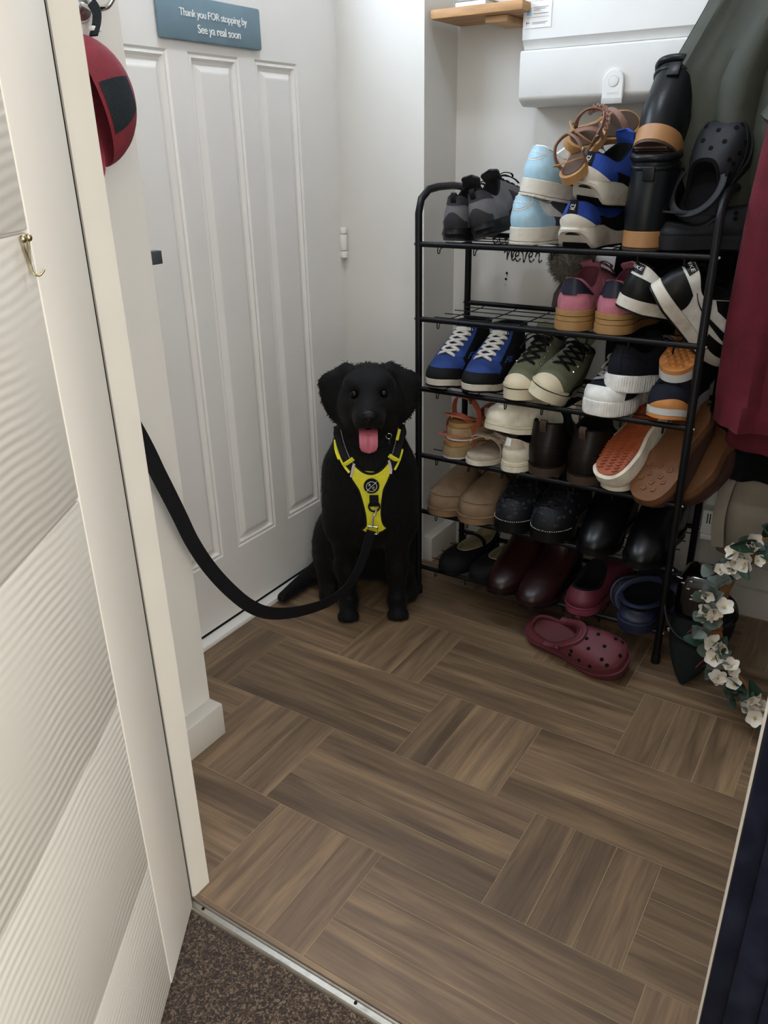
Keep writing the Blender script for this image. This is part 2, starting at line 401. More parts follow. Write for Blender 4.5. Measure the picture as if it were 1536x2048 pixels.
for a, b in zip(zs[:-1], zs[1:]):
    MB().bbox(.1325, LD-.1005, -.036, -.0006, a+.0012, b-.0012, .0022).build('door_board', M_grain, d2)
MB().box(.13, LD-.1, -.034, -.006, .006, 1.98).build('core', M_stile, d2, smooth=False)

# brass hook on the open door
hk = thing('brass_hook', 'small brass picture hook nailed on the open white door', 'hook', M=MD @ Matrix.Translation((.151, 0, 1.026)) @ Matrix.Scale(.85, 4))
hb = MB()
hb.tube(catmull([(-.007, .003, .010), (-.0065, .003, .003), (-.003, .003, -.006), (0, .0035, -.016), (0, .004, -.024)], 5), .0016, 8)
hb.tube(catmull([(.007, .003, .010), (.0065, .003, .003), (.003, .003, -.006), (0, .0035, -.016), (0, .004, -.024)], 5), .0016, 8)
hb.tube(catmull([(0, .004, -.022), (-.001, .007, -.027), (-.004, .011, -.027), (-.007, .015, -.022)], 5), .0013, 8)
hb.build('wire', M_brass, hk)
for s in (-.007, .007): MB().ball((s, .0045, .011), (.0042, .0036, .0042)).build('nail_head', M_brass, hk)
# ---------------------------------------------------------------- shoe rack
XL, XR, YF, YK = -.956, -.316, 1.648, 1.900
SH = [.909, .741, .573, .401, .247, .083]
rk = thing('shoe_rack', 'tall black metal six-tier shoe rack with wire shelves against the back wall', 'shoe rack', (XL, YF, 0))
def rl(p): return (p[0]-XL, p[1]-YF, p[2])
for x in (XL, XR):
    pts = [(x, YF, 0), (x, YF, .5), (x, YF, .975), (x, YF+.012, 1.004), (x, YF+.045, 1.022), (x, YF+.09, 1.026), (x, YK-.09, 1.026), (x, YK-.045, 1.022), (x, YK-.012, 1.004), (x, YK, .975), (x, YK, .5), (x, YK, 0)]
    MB().tube([rl(p) for p in pts], .0085, 12).build('hoop_frame', M_black, rk)
for x in (XL, XR):
    for y in (YF, YK):
        MB().lathe([(.0095, 0), (.0105, .004), (.0100, .022), (.0086, .024)], Matrix.Translation(rl((x, y, 0))), 14).build('foot_cap', mat('black_rubber', '#0b0b0c', .7), rk)
for z in SH:
    for y in (YF, YK):
        MB().tube([rl((XL, y, z)), rl(((XL+XR)/2, y, z)), rl((XR, y, z))], .0062, 10).build('shelf_rail', M_black, rk)
    wires = MB(); zz = z-.006
    for k in range(7):
        x = XL+.052+k*(XR-XL-.104)/6
        wires.tube(catmull([rl((x, YK-.004, z+.006)), rl((x, YK-.02, zz)), rl((x, YF+.03, zz)), rl((x, YF+.004, zz-.012)), rl((x, YF-.004, zz-.010)), rl((x, YF-.004, z-.003))], 4), .0013, 6)
    for k in range(5):
        y = YF+.018+k*.052
        wires.tube([rl((XL+.004, y, zz-.001)), rl((XR-.004, y, zz-.001))], .0013, 6)
    wires.build('wire_grid', M_black, rk)
    for x in (XL, XR):
        for y in (YF, YK):
            s = -1 if x == XL else 1
            MB().lathe([(.0001, .0035), (.0030, .0030), (.0040, .0), (.0001, -.001)], Matrix.Translation(rl((x+s*.0085, y, z))) @ Matrix.Rotation(R(90*s), 4, 'Y'), 10).build('bolt', M_chrome, rk)

# ---------------------------------------------------------------- shoes
class Last:
    """geometry of one shoe: toe towards +Y, heel at the origin, sole on z=0"""
    def __init__(s, L=.26, wh=.033, ww=.032, wb=.046, sole=.030, fore=.022, spring=.010, c0=.035, c1=.50, wc=.028,
                 hb=.070, hs=.052, hf=.075, toe_h=.042, k2=.5, bulge=.007, boot=0., tp=2.3, bevel=0., sole_e=.004, shaft=0.):
        s.__dict__.update(locals()); del s.__dict__['s']
    def width(s, t):
        b = s.wh+(s.ww-s.wh)*sm(.15, .42, t)+(s.wb-s.ww)*sm(.42, .72, t)
        b = b*np.where(t < .16, np.sqrt(np.clip(1-((.16-t)/.16)**2, 0, 1)), 1)
        q = np.clip((t-.66)/.34, 0, 1); return b*(1-q**s.tp)**(1/s.tp)
    def out(s, a):
        t = .5-.5*np.cos(a); sg = np.where(np.sin(a) >= 0, 1, -1); w = s.width(t)
        return sg*w, t*s.L, t
    def dirv(s, a):
        return np.stack([np.sin(a), -np.cos(a)*np.abs(np.cos(a))**1.5, 0*a], -1)
    def lift(s, t): return s.spring*sm(.66, 1, t)**1.3 + s.bevel*(1-sm(0, .16, t))
    def zb(s, t): return s.sole+(s.fore-s.sole)*sm(.30, .62, t) + s.spring*sm(.66, 1, t)**1.3
    def collar(s, a):
        t = .5-.5*np.cos(a); sg = np.where(np.sin(a) >= 0, 1, -1)
        w = s.wc*np.sqrt(np.clip(1-(2*t-1)**2, 0, 1))**.75
        tc = s.c0+(s.c1-s.c0)*t
        z = np.where(t < .45, s.hb+(s.hs-s.hb)*sm(0, .45, t), s.hs+(s.hf-s.hs)*sm(.45, 1, t))
        return np.stack([sg*w, tc*s.L+0*a, z+s.sole], -1), t
    def S(s, a, v):
        a = np.asarray(a, float); v = np.asarray(v, float)[..., None]
        x, y, t = s.out(a); P0 = np.stack([x, y, s.zb(t)], -1); P1, tc = s.collar(a); o = s.dirv(a)
        b = sm(.45, .95, t)[..., None]; up = np.array([0, 0, 1.])
        rel = (P1[..., 2:3]-P0[..., 2:3])
        C1 = P0+o*s.bulge+up*(rel*.45*(1-b)+s.toe_h*b)
        sd = P1+o*s.bulge*.5-up*rel*.35
        tz = P1[..., 2:3]-(P1[..., 2:3]-(P0[..., 2:3]+s.toe_h))*s.k2
        fw = P1*.55+P0*.45; fw = np.concatenate([fw[..., :2], tz], -1)
        if s.boot: fb = P1+o*.012-up*rel*s.boot; fw = fb
        b2 = sm(.35, .85, t)[..., None]
        C2 = sd*(1-b2)+fw*b2
        return P0*(1-v)**3+3*C1*v*(1-v)**2+3*C2*v*v*(1-v)+P1*v**3
    def N(s, a, v):
        e = 1e-3
        da = s.S(a+e, v)-s.S(a-e, v); dv = s.S(a, np.minimum(np.asarray(v)+e, 1))-s.S(a, np.maximum(np.asarray(v)-e, 0))
        n = np.cross(da, dv); n /= np.linalg.norm(n, axis=-1, keepdims=True)+1e-9; return n
    def pt(s, a, v, off=0.): return s.S(np.array(a), np.array(v))+s.N(np.array(a), np.array(v))*off

def loop_cap(b, o, n, rev=False):
    """close a loop of n points starting at vertex o (heel 0, toe n/2) with strips from side to side"""
    for i in range(n//2):
        q = (o+i, o+(i+1), o+(n-i-1) % n, o+(n-i) % n)
        q = tuple(dict.fromkeys(q))
        if len(q) >= 3: b.f.append(q[::-1] if rev else q)
def shoe_upper(L, m, parent, N=48, K=12, name='upper'):
    a = np.arange(N)*2*math.pi/N; rows = [L.S(a, np.full(N, v)) for v in np.linspace(0, 1, K+1)]
    P = np.stack(rows, 0); b = MB(); b.grid(P, closed_v=True); return b.build(name, m, parent)
def shoe_lining(L, m, parent, N=48, depth=None, lip=.0045):
    a = np.arange(N)*2*math.pi/N; P1, t = L.collar(a); c = P1.mean(0); o = L.dirv(a)
    top = P1+np.array([0, 0, lip*.5])-o*lip*.5; inn = P1-o*lip*1.3-np.array([0, 0, lip*.2])
    z = L.sole+.012; ins = inn.copy(); ins[:, 2] = z+(ins[:, 2]-z)*.35
    bot = inn*np.array([1, 1, 0]); bot[:, 0] *= 1.0; bot[:, 2] = z
    b = MB(); b.grid(np.stack([P1, top, inn, ins, bot], 0), closed_v=True); loop_cap(b, 4*N, N); return b.build('lining', m, parent)
def shoe_sole(L, m, parent, name='sole', N=64, z0=None, z1=None, e0=None, e1=None, rib=0., nrib=0, mid=0., flare=0.):
    """slab between relative heights z0..z1 of the sole (0 bottom, 1 top)"""
    if rib: N = max(N, nrib*4)
    a = np.arange(N)*2*math.pi/N; x, y, t = L.out(a); o = L.dirv(a)
    z0 = 0. if z0 is None else z0; z1 = 1. if z1 is None else z1
    zlo = L.lift(t); zhi = L.zb(t); h = zhi-zlo
    e0 = L.sole_e if e0 is None else e0; e1 = L.sole_e if e1 is None else e1
    rr = rib*(np.sin(np.arange(N)*2*math.pi*nrib/N) > 0) if rib else 0
    def lp(f, e): return np.stack([x+o[:, 0]*e, y+o[:, 1]*e, zlo+h*f], -1)
    seq = [lp(z0, e0-.003), lp(z0+.06*(z1-z0), e0), lp(z0+.2*(z1-z0), e0+rr), lp(z0+.5*(z1-z0), (e0+e1)/2+mid+rr), lp(z0+.85*(z1-z0), e1+rr), lp(z0+.95*(z1-z0), e1), lp(z1, e1-.003)]
    b = MB(); b.grid(np.stack(seq, 0), closed_v=True); loop_cap(b, 0, N); loop_cap(b, 6*N, N, True); return b.build(name, m, parent)
def patch(L, m, parent, name, a0, a1, v0, v1, off=.0014, n=18, k=8, shape=None, edge=True):
    """overlay lying on the upper; a in degrees (0 heel, 180 toe), v 0 sole..1 collar; shape(u)->(v0,v1)"""
    u = np.linspace(0, 1, n); P = []
    for ui in u:
        lo, hi = (v0, v1) if shape is None else shape(ui)
        aa = R(a0+(a1-a0)*ui); vv = np.linspace(lo, hi, k); aas = np.full(k, aa)
        P.append(L.S(aas, vv)+L.N(aas, vv)*off)
    P = np.array(P)
    if edge:
        Q = np.zeros((n+2, k+2, 3)); Q[1:-1, 1:-1] = P
        cen = lambda i, j: P[min(max(i, 0), n-1), min(max(j, 0), k-1)]
        for i in range(n+2):
            for j in range(k+2):
                if i in (0, n+1) or j in (0, k+1):
                    ui = u[min(max(i-1, 0), n-1)]; lo, hi = (v0, v1) if shape is None else shape(ui)
                    aa = np.array([R(a0+(a1-a0)*ui)]); vv = np.array([lo+(hi-lo)*min(max(j-1, 0), k-1)/(k-1)])
                    Q[i, j] = (L.S(aa, vv)-L.N(aa, vv)*.001)[0]
        P = Q
    b = MB(); b.grid(P); return b.build(name, m, parent)
def laces(L, m, parent, n=5, v0=.42, v1=.93, spread=22, wd=.006, bow=True, off=.004, th=.0022):
    b = MB(); vs = np.linspace(v0, v1, n)
    def P(da, v, o=off): return tuple(L.pt(R(180+da), v, o))
    for i, v in enumerate(vs):
        sp = spread*(1+.55*i/max(1, n-1)); v2 = vs[i+1] if i < n-1 else v
        for sgn in (-1, 1):
            b.tube([P(-sgn*sp, v, off*.3), P(-sgn*sp*.7, v+.10*(v2-v), off), P(0, (v+v2)/2, off+.0015+.0008*sgn), P(sgn*sp*.7, v2-.1*(v2-v), off), P(sgn*sp, v2, off*.3)], .002, 8, flat=(wd, th), up=tuple(L.N(np.array(R(180.)), np.array(v))))
    if bow:
        c = Vector(P(0, min(vs[-1]+.02, .98), off+.002)); n_ = Vector(L.N(np.array(R(180.)), np.array(.9)))
        for sgn in (-1, 1):
            pts = [c, c+Vector((sgn*.016, .004, .008)), c+Vector((sgn*.032, .010, .002)), c+Vector((sgn*.030, .018, -.006)), c+Vector((sgn*.012, .010, .002)), c]
            b.tube(catmull(pts, 5), .002, 6, flat=(wd*.8, th), up=(0, 0, 1))
            pts = [c, c+Vector((sgn*.012, .016, .004)), c+Vector((sgn*.026, .034, -.010)), c+Vector((sgn*.030, .046, -.022))]
            b.tube(catmull(pts, 5), .002, 6, flat=(wd*.7, th), up=(0, 0, 1))
        b.ball(tuple(c), (.006, .005, .004), 8, 6)
    return b.build('laces', m, parent)
def tongue(L, m, parent, h=.03, wd=.021, lean=-.012, th=.005):
    P1 = L.pt(R(180), .80, -.002); P2 = L.pt(R(180), 1., 0)
    cs = catmull([tuple(P1), tuple(P2*.6+P1*.4+np.array([0, 0, .002])), tuple(P2+np.array([0, lean*.2, h*.45])), tuple(P2+np.array([0, lean, h]))], 5)
    b = MB(); rows_f = []; rows_b = []
    for i, c in enumerate(cs):
        u = i/(len(cs)-1); w_ = wd*(.75+.35*u)*(1 if u < .85 else math.sqrt(max(0, 1-((u-.85)/.16)**2)))
        rows_f.append([(c.x+w_*q, c.y-.006*abs(q)**2, c.z-.003*q*q) for q in np.linspace(-1, 1, 9)])
        rows_b.append([(c.x+w_*q, c.y-.006*abs(q)**2-th, c.z-.003*q*q-th*.5) for q in np.linspace(1, -1, 9)])
    P = np.concatenate([np.array(rows_f), np.array(rows_b)], 1); b.grid(P, closed_v=True); n = P.shape[1]
    b.f.append(tuple(range(n))); b.f.append(tuple(range((len(cs)-1)*n, len(cs)*n))); return b.build('tongue', m, parent)
def pose(loc, yaw=0, pitch=0, roll=0, toe=None, L=.26):
    Rm = Matrix.Rotation(R(yaw), 4, 'Z') @ Matrix.Rotation(R(pitch), 4, 'X') @ Matrix.Rotation(R(roll), 4, 'Y')
    p = Vector(loc)
    if toe: p = p-(Rm.to_3x3() @ Vector((0, L, 0)))
    return Matrix.Translation(p) @ Rm
def stext(L, parent, txt, a0, v0, size, m, ka, kv, vertical=False, off=.0022, flip=1, **k):
    """lettering laid on the upper around angle a0 (deg) and height v0; ka deg per metre, kv v per metre"""
    def fn(v):
        x, y = (v.x, v.y) if not vertical else (-v.y, v.x)
        return Vector(L.pt(R(a0+flip*x*ka), min(max(v0+y*kv, 0), 1), off))
    vs, fs = text_mesh(txt, size, 0, **k)
    b = MB(); b.add([fn(v) for v in vs], fs); return b.build('lettering', m, parent, smooth=False, recalc=False)

# materials for shoes
def F(n, c, rough=.8, **k): return mat(n, c, rough, k.pop('var', .15), k.pop('scale', 40), k.pop('bump', .25), k.pop('bscale', 420), **k)
f_grey = F('grey_mesh', '#5d5a5c', .85); f_dkgrey = F('dark_grey_overlay', '#2b2a2d', .6); f_blk = F('black_fabric', '#0c0c0e', .8)
f_blkrub = mat('black_rubber_sole', '#101012', .35, .1, 30); f_blkin = mat('black_lining', '#08080a', .95)
f_lblue = F('light_blue_leather', '#9dbfd0', .6, bump=.08); f_offw = mat('worn_white_rubber', '#cfc9bc', .55, .05, 20, dirt=('#8b7656', 30, .55)); f_whl = F('white_leather', '#d9d8d3', .5, bump=.06)
f_greysu = F('grey_suede', '#3e4347', .9)
f_royal = F('royal_blue_mesh', '#1c3f93', .8, bump=.4, bscale=260); f_tan = mat('tan_gum', '#a2754a', .5, .1, 20); f_leath = mat('black_leather', '#101316', .34, .12, 25, .12, 160)
f_insole = F('tan_footbed', '#a97f4e', .55, bump=.08); f_braid = F('rose_braid', '#8b6a5c', .8, bump=.7, bscale=180); f_ftbrown = mat('brown_footbed', '#4b362a', .7, .2, 15)
f_eva = mat('black_eva', '#222428', .55, .1, 40, .15, 300)
f_pink = F('pink_suede', '#b5707f', .95, bump=.35); f_plum = F('plum_lining', '#6a3444', .9); f_navyl = mat('navy_leather', '#20212f', .35, .08, 25); f_gum = mat('gum_platform', '#9c7748', .5, .06, 25)
f_nblk = mat('black_smooth_leather', '#111213', .42, .1, 30, .08, 200)
f_filab = F('fila_blue_suede', '#203c7c', .85); f_filak = F('black_nubuck', '#0f1013', .8); f_wlace = F('white_lace', '#d9d3c6', .9)
f_olive = F('olive_canvas', '#64674f', .9, bump=.4); f_cream = mat('cream_rubber', '#d8cfb4', .55, .04, 15, dirt=('#8f8058', 34, .35)); f_toecap = mat('cream_toe_cap', '#cdbfa2', .6, .05, 18)
f_navyc = F('navy_canvas', '#12141c', .9, bump=.4); f_greylace = F('grey_lace', '#8c8a8a', .9); f_gumo = mat('orange_gum', '#c07f45', .5, .08, 20)
f_nvknit = F('navy_knit', '#191b26', .9, bump=.4); f_mid = mat('grey_white_midsole', '#c6c6c4', .5, .05, 15)
f_jute = F('jute_rope', '#9d8765', .9, bump=.9, bscale=150); f_coral = F('coral_strap', '#a4573f', .7); f_brsole = mat('brown_sole', '#3b281f', .6)
f_beige = F('beige_suede', '#a99a88', .9); f_dirtyw = F('cream_white_leather', '#d8d1bf', .6, bump=.1, dirt=('#a2906d', 22, .4))
f_dkbr = mat('dark_brown_leather', '#150f0d', .4, .2, 20, .2, 90); f_brwelt = mat('brown_crepe', '#3a2a1e', .7, .2, 30)
f_orsole = mat('rust_rubber', '#9a4b28', .6, .1, 20); f_slip = F('chestnut_suede', '#41261a', .9); f_slsole = mat('tan_rubber', '#6e4729', .65, .12, 18)
f_ugg = F('sand_suede', '#78624b', .95, var=.3, scale=14, bump=.3); f_uggs = mat('sand_sole', '#7c6248', .8, .2, 20)
f_peb = mat('pebbled_black', '#15161a', .6, .2, 20); f_pebs = mat('dark_charcoal', '#26282c', .6, .2, 20)
f_ox = mat('oxblood_leather', '#220c0b', .34, .3, 14, spec=.35); f_cordo = F('cream_insole', '#93876a', .7)
f_bpat = mat('black_polished_leather', '#070708', .30, .1, 20, .05, 120, spec=.28)
f_marn = mat('maroon_eva', '#5a1f2e', .55, .1, 30); f_mpk = mat('pink_foam', '#7c2f49', .6, .1, 20)
f_navyeva = mat('navy_eva', '#161d36', .55, .1, 30)
f_burg = mat('burgundy_eva', '#58212b', .6, .08, 25, .12, 300); f_burgin = mat('burgundy_eva_inside', '#4b1019', .7)

def root(name, label, Mx, group=None, cat='shoe'): return thing(name, label, cat, M=Mx, group=group)

# --- grey running shoes
def grey_runner(label, Mx):
    t = root('running_shoe', label, Mx, 'grey running shoes'); L = Last(L=.25, wh=.031, wb=.043, sole=.030, fore=.02, bevel=.008, hb=.066, hs=.046, hf=.080, wc=.027)
    shoe_upper(L, f_grey, t); shoe_lining(L, f_blkin, t); shoe_sole(L, f_blkrub, t, mid=.004)
    patch(L, f_dkgrey, t, 'heel_counter', -34, 34, .0, .36, shape=lambda u: (0, .16+.30*math.sin(math.pi*u)**2))
    patch(L, f_dkgrey, t, 'collar_trim', -62, 62, .78, .99, shape=lambda u: (.80-.10*math.sin(math.pi*u), .99))
    for s in (-1, 1): patch(L, f_dkgrey, t, 'side_overlay', s*75, s*118, 0, .8, shape=lambda u: (.0, .16+.62*u))
    patch(L, f_dkgrey, t, 'toe_overlay', 140, 220, 0, .2)
    P = L.pt(0, 1., 0); MB().tube(catmull([(0, P[1]+.003, P[2]-.026), (0, P[1]-.007, P[2]-.006), (0, P[1]-.003, P[2]+.006), (0, P[1]+.006, P[2]-.002)], 5), .002, 8, flat=(.012, .002), up=(0, 1, 0)).build('pull_loop', f_blk, t)
    tongue(L, f_dkgrey, t, h=.026); laces(L, f_blk, t, n=5, bow=True, wd=.005)
grey_runner('grey running shoe standing straight at the left end of the top shelf', pose((-.872, 1.650, .915), 6))
grey_runner('grey running shoe tipped over against its twin on the top shelf', pose((-.800, 1.652, .926), 0, 3, -16))
# --- light blue trainers
def lb_trainer(label, Mx):
    t = root('trainer', label, Mx, 'light blue trainers'); L = Last(L=.255, wh=.036, wb=.047, sole=.036, fore=.028, hb=.062, hs=.046, hf=.082, wc=.030, bulge=.008, bevel=.002)
    shoe_upper(L, f_greysu, t); shoe_lining(L, f_whl, t); shoe_sole(L, f_offw, t, 'midsole', z0=.16); shoe_sole(L, f_offw, t, 'outsole', z1=.155, rib=.0012, nrib=52)
    patch(L, f_lblue, t, 'heel_quarter', -70, 70, 0, .97, off=.0012, n=26)
    for s in (-1, 1): patch(L, f_whl, t, 'side_patch', s*58, s*88, .35, .97, off=.0022)
    patch(L, f_whl, t, 'heel_tab_edge', -40, 40, .45, .99, off=.0020, shape=lambda u: (.86-.36*math.sin(math.pi*u)**.8, .99))
    patch(L, f_lblue, t, 'heel_tab', -37, 37, .5, .985, off=.0032, shape=lambda u: (.88-.33*math.sin(math.pi*u)**.8, .985))
    stext(L, t, 'NEW BALANCE', 0, .79, .0085, f_whl, 1500, 12, off=.0046)
    tongue(L, f_whl, t); laces(L, f_whl, t)
lb_trainer('light blue and white trainer, lower of the stacked pair on the top shelf', pose((-.722, 1.655, .915), -20))
lb_trainer('light blue and white trainer, upper of the stacked pair on the top shelf', pose((-.712, 1.662, 1.012), -28, -9, 4))
# --- royal blue trainers
def blue_trainer(label, Mx):
    t = root('trainer', label, Mx, 'royal blue trainers'); L = Last(L=.255, wh=.035, wb=.045, sole=.046, fore=.028, bevel=.036, hb=.048, hs=.036, hf=.070, wc=.028, bulge=.008)
    shoe_upper(L, f_royal, t); shoe_lining(L, f_blkin, t); shoe_sole(L, f_offw, t, 'midsole', z0=.04, mid=.003, e0=.006, e1=.003)
    # black outsole showing under the rocker heel
    a = np.arange(48)*2*math.pi/48; x, y, tt = L.out(a); o = L.dirv(a)
    b = MB(); P = np.stack([np.stack([x*.93, y*.985+.001, L.lift(tt)+.004], -1), np.stack([x*.88, y*.975+.003, L.lift(tt)-.004], -1)], 0); b.grid(P, closed_v=True); loop_cap(b, 48, 48); b.build('outsole', f_blkrub, t)
    patch(L, f_offw, t, 'heel_clip', -46, 46, 0, .5, off=.003, shape=lambda u: (0, .02+.44*math.sin(math.pi*u)**1.2))
    patch(L, f_blk, t, 'back_strip', -11, 11, .42, .99, off=.0022)
    stext(L, t, 'ACE', 0, .74, .010, f_whl, 1500, 14, vertical=True, off=.0034)
    patch(L, f_filak, t, 'side_overlay', 62, 120, 0, .4); tongue(L, f_royal, t); laces(L, f_blk, t)
blue_trainer('royal blue trainer with white heel clip, lower of its pair on the top shelf', pose((-.600, 1.650, .910), -4))
blue_trainer('royal blue trainer with white heel clip, balanced on top of its pair', pose((-.592, 1.664, 1.000), -16, -4, 6))
# --- black ankle boots with tan soles
def chelsea(label, Mx):
    t = root('ankle_boot', label, Mx, 'black boots with tan soles'); L = Last(L=.265, wh=.038, wb=.048, sole=.036, fore=.024, hb=.130, hs=.134, hf=.140, c0=.05, c1=.42, wc=.041, toe_h=.05, boot=.55, bulge=.010)
    shoe_upper(L, f_leath, t, K=18); shoe_lining(L, f_blkin, t, lip=.008); shoe_sole(L, f_tan, t, 'sole', z0=.12); shoe_sole(L, f_brsole, t, 'outsole', z1=.12)
    b = MB()                                       # grooves of the heel tread
    for k in range(7): b.bbox(-.030, .030, .012+k*.009, .0165+k*.009, -.0035, .001, .0006)
    b.build('tread', f_brsole, t)
    a = np.arange(40)*2*math.pi/40
    for z, r_ in ((.0, .0075), (-.018, .0055)):
        P1, _ = L.collar(a); MB().tube([tuple(p+np.array([0, 0, z])) for p in P1], r_, 10, closed=True).build('padded_collar', f_leath, t)
    P = L.pt(0, .86, .004); MB().bbox(-.004, .018, P[1]-.006, P[1]+.001, P[2]-.022, P[2]+.002, .001).build('pull_tab', f_leath, t)
    patch(L, f_leath, t, 'heel_counter', -60, 60, 0, .45, shape=lambda u: (0, .30+.10*math.sin(math.pi*u)))
chelsea('black ankle boot with tan sole standing upright on the top shelf', pose((-.464, 1.652, .915), -2))
chelsea('black ankle boot with tan sole, balanced leaning back on top of its pair', pose((-.470, 1.680, 1.108), -4, -29) @ Matrix.Scale(1.06, 4))
# --- clogs
def clog(name, label, Mx, m, m_in, group=None, L_=.26, strap_back=True):
    t = root(name, label, Mx, group, 'clog'); L = Last(L=L_, wh=.040, ww=.038, wb=.051, sole=.028, fore=.028, spring=.016, hb=.024, hs=.016, hf=.050, c0=.06, c1=.56, wc=.036, toe_h=.046, k2=.35, bulge=.006, tp=2.8, sole_e=.003)
    shoe_upper(L, m, t); shoe_lining(L, m_in, t, lip=.006); shoe_sole(L, m, t, 'sole', e0=.000, e1=.004)
    hm = None
    for v, das in ((.27, (-52, -26, 0, 26, 52)), (.43, (-60, -24, 24, 60)), (.58, (-66, 0, 66)), (.72, (-56, 56, -20, 20)), (.86, (0,))):
        for da in das:
            p = L.pt(R(180+da), v, .0006); n = Vector(L.N(np.array(R(180.+da)), np.array(v)))
            M2 = Matrix.Translation(p) @ n.to_track_quat('Z', 'Y').to_matrix().to_4x4()
            if hm is None: o = MB().lathe([(.0046, -.004), (.0046, .0), (.0001, .0003)], None, 10).build('vent_hole', f_blkin, t); hm = o.data
            else: o = bpy.data.objects.new('vent_hole', hm); C.objects.link(o); o.parent = t
            o.matrix_local = M2
    a = np.linspace(R(-118), R(118), 34) if strap_back else np.linspace(R(62), R(298), 34)
    if strap_back:
        z = L.sole+.040
        pts = [(math.sin(q)*.047, L_*.30-math.cos(q)*L_*.29, z+.004*math.cos(q)) for q in a]
    else:
        pts = [tuple(L.pt(R(q), .93, .003)) for q in np.linspace(82, 278, 40)]
    MB().tube(pts, .002, 10, flat=(.013, .0045), up=(0, 0, 1) if False else None).build('heel_strap', m, t)
    for s in (-1, 1):
        p = Vector((s*.0475, L_*.44, L.sole+.036))
        MB().lathe([(.0001, .004), (.006, .003), (.0075, 0), (.0075, -.002)], Matrix.Translation(p) @ Matrix.Rotation(R(90*s), 4, 'Y'), 12).build('rivet', m_in, t)
    patch(L, m, t, 'rim_ridge', 96, 264, .16, .22, off=.0022, n=30, k=4)
clog('clog', 'black foam clog lying on the right end of the top shelf', pose((-.446, 1.688, .915), -56), f_eva, f_blkin, 'black foam clogs', .25)
clog('clog', 'black foam clog propped upright behind the rack end against the coats', pose((-.372, 1.735, .945), -22, 60, 6), f_eva, f_blkin, 'black foam clogs', .20)
# --- tan sandals with braided straps on the top of the pile
def arc_strap(b, pts, wd, th, up=None): b.tube(catmull(pts, 6), .002, 8, flat=(wd, th), up=up)
def sandal(label, Mx, flower):
    t = root('sandal', label, Mx @ Matrix.Scale(.84, 4), 'tan braided sandals', 'sandal'); L = Last(L=.235, wh=.030, ww=.026, wb=.041, sole=.022, fore=.016, spring=.006)
    shoe_sole(L, f_insole, t, 'sole'); a = np.arange(48)*2*math.pi/48; x, y, tt = L.out(a)
    b = MB(); P = np.stack([np.stack([x*.90, y*.97+.004, L.zb(tt)+.0002], -1), np.stack([x*.86, y*.96+.005, L.zb(tt)+.002], -1)], 0); b.grid(P, closed_v=True); loop_cap(b, 48, 48, True); b.build('footbed', f_ftbrown, t)
    b = MB(); arc_strap(b, [(-.042, .155, .012), (-.040, .152, .034), (-.015, .146, .052), (.015, .146, .052), (.040, .152, .034), (.042, .155, .012)], .016, .004); b.build('toe_strap', f_braid, t)
    b = MB(); arc_strap(b, [(-.030, .045, .016), (-.034, .040, .050), (-.026, .052, .078), (0, .072, .086), (.026, .052, .078), (.034, .040, .050), (.030, .045, .016)], .013, .004); b.build('ankle_strap', f_braid, t)
    b = MB(); arc_strap(b, [(-.032, .042, .030), (-.028, .008, .052), (0, -.010, .060), (.028, .008, .052), (.032, .042, .030)], .008, .003); b.build('heel_strap', f_insole, t)
    MB().ball((.036, .040, .055), (.004, .006, .006), 8, 6).build('buckle', M_brass, t)
    if flower:
        for k in range(9):
            an = R(20+k*17); p = Vector((-.030*math.cos(an)+.004, .052+.018*math.sin(an), .058+.036*math.sin(an)))
            fb = MB()
            for q in range(5):
                c = Vector((math.cos(q*1.257)*.0055, 0, math.sin(q*1.257)*.0055)); fb.ball(tuple(p+c), (.0045, .002, .0045), 6, 4)
            fb.build('flower_trim', f_braid, t)
sandal('tan sandal with braided strap wedged upright between the trainers', pose((-.600, 1.636, 1.036), 6, 30, -16), False)
sandal('tan sandal with flowered ankle strap at the very top of the pile', pose((-.640, 1.700, 1.100), -24, 14, 42), True)
# --- pink platform trainers
def pink_platform(label, Mx):
    t = root('platform_trainer', label, Mx, 'pink platform trainers'); L = Last(L=.25, wh=.037, wb=.046, sole=.043, fore=.034, spring=.008, hb=.066, hs=.042, hf=.075, wc=.027, sole_e=.005)
    shoe_upper(L, f_pink, t); shoe_lining(L, f_plum, t, lip=.003)
    for z0, z1, e in ((0, .46, .006), (.47, .72, .0045), (.73, 1., .005)): shoe_sole(L, f_gum, t, 'sole_layer', z0=z0, z1=z1, e0=e, e1=e)
    patch(L, f_navyl, t, 'heel_tab', -62, 62, .4, .99, off=.0024, n=30, shape=lambda u: (.50, .56+.44*math.sin(math.pi*min(1, max(0, (u-.02)*1.04)))**.55))
    patch(L, f_navyl, t, 'heel_tab_tail', -16, 16, .44, .52, off=.0022)
    for s in (-1, 1): patch(L, f_pink, t, 'side_overlay', s*64, s*120, .0, .5, shape=lambda u: (.0, .25+.6*u))
    tongue(L, f_pink, t, h=.018); laces(L, f_plum, t, n=5, spread=26, wd=.008)
pink_platform('pink suede platform trainer with navy heel, left of the pair', pose((-.595, 1.655, .745), -2))
pink_platform('pink suede platform trainer with navy heel, half under the black and white trainer', pose((-.508, 1.656, .745), -3))
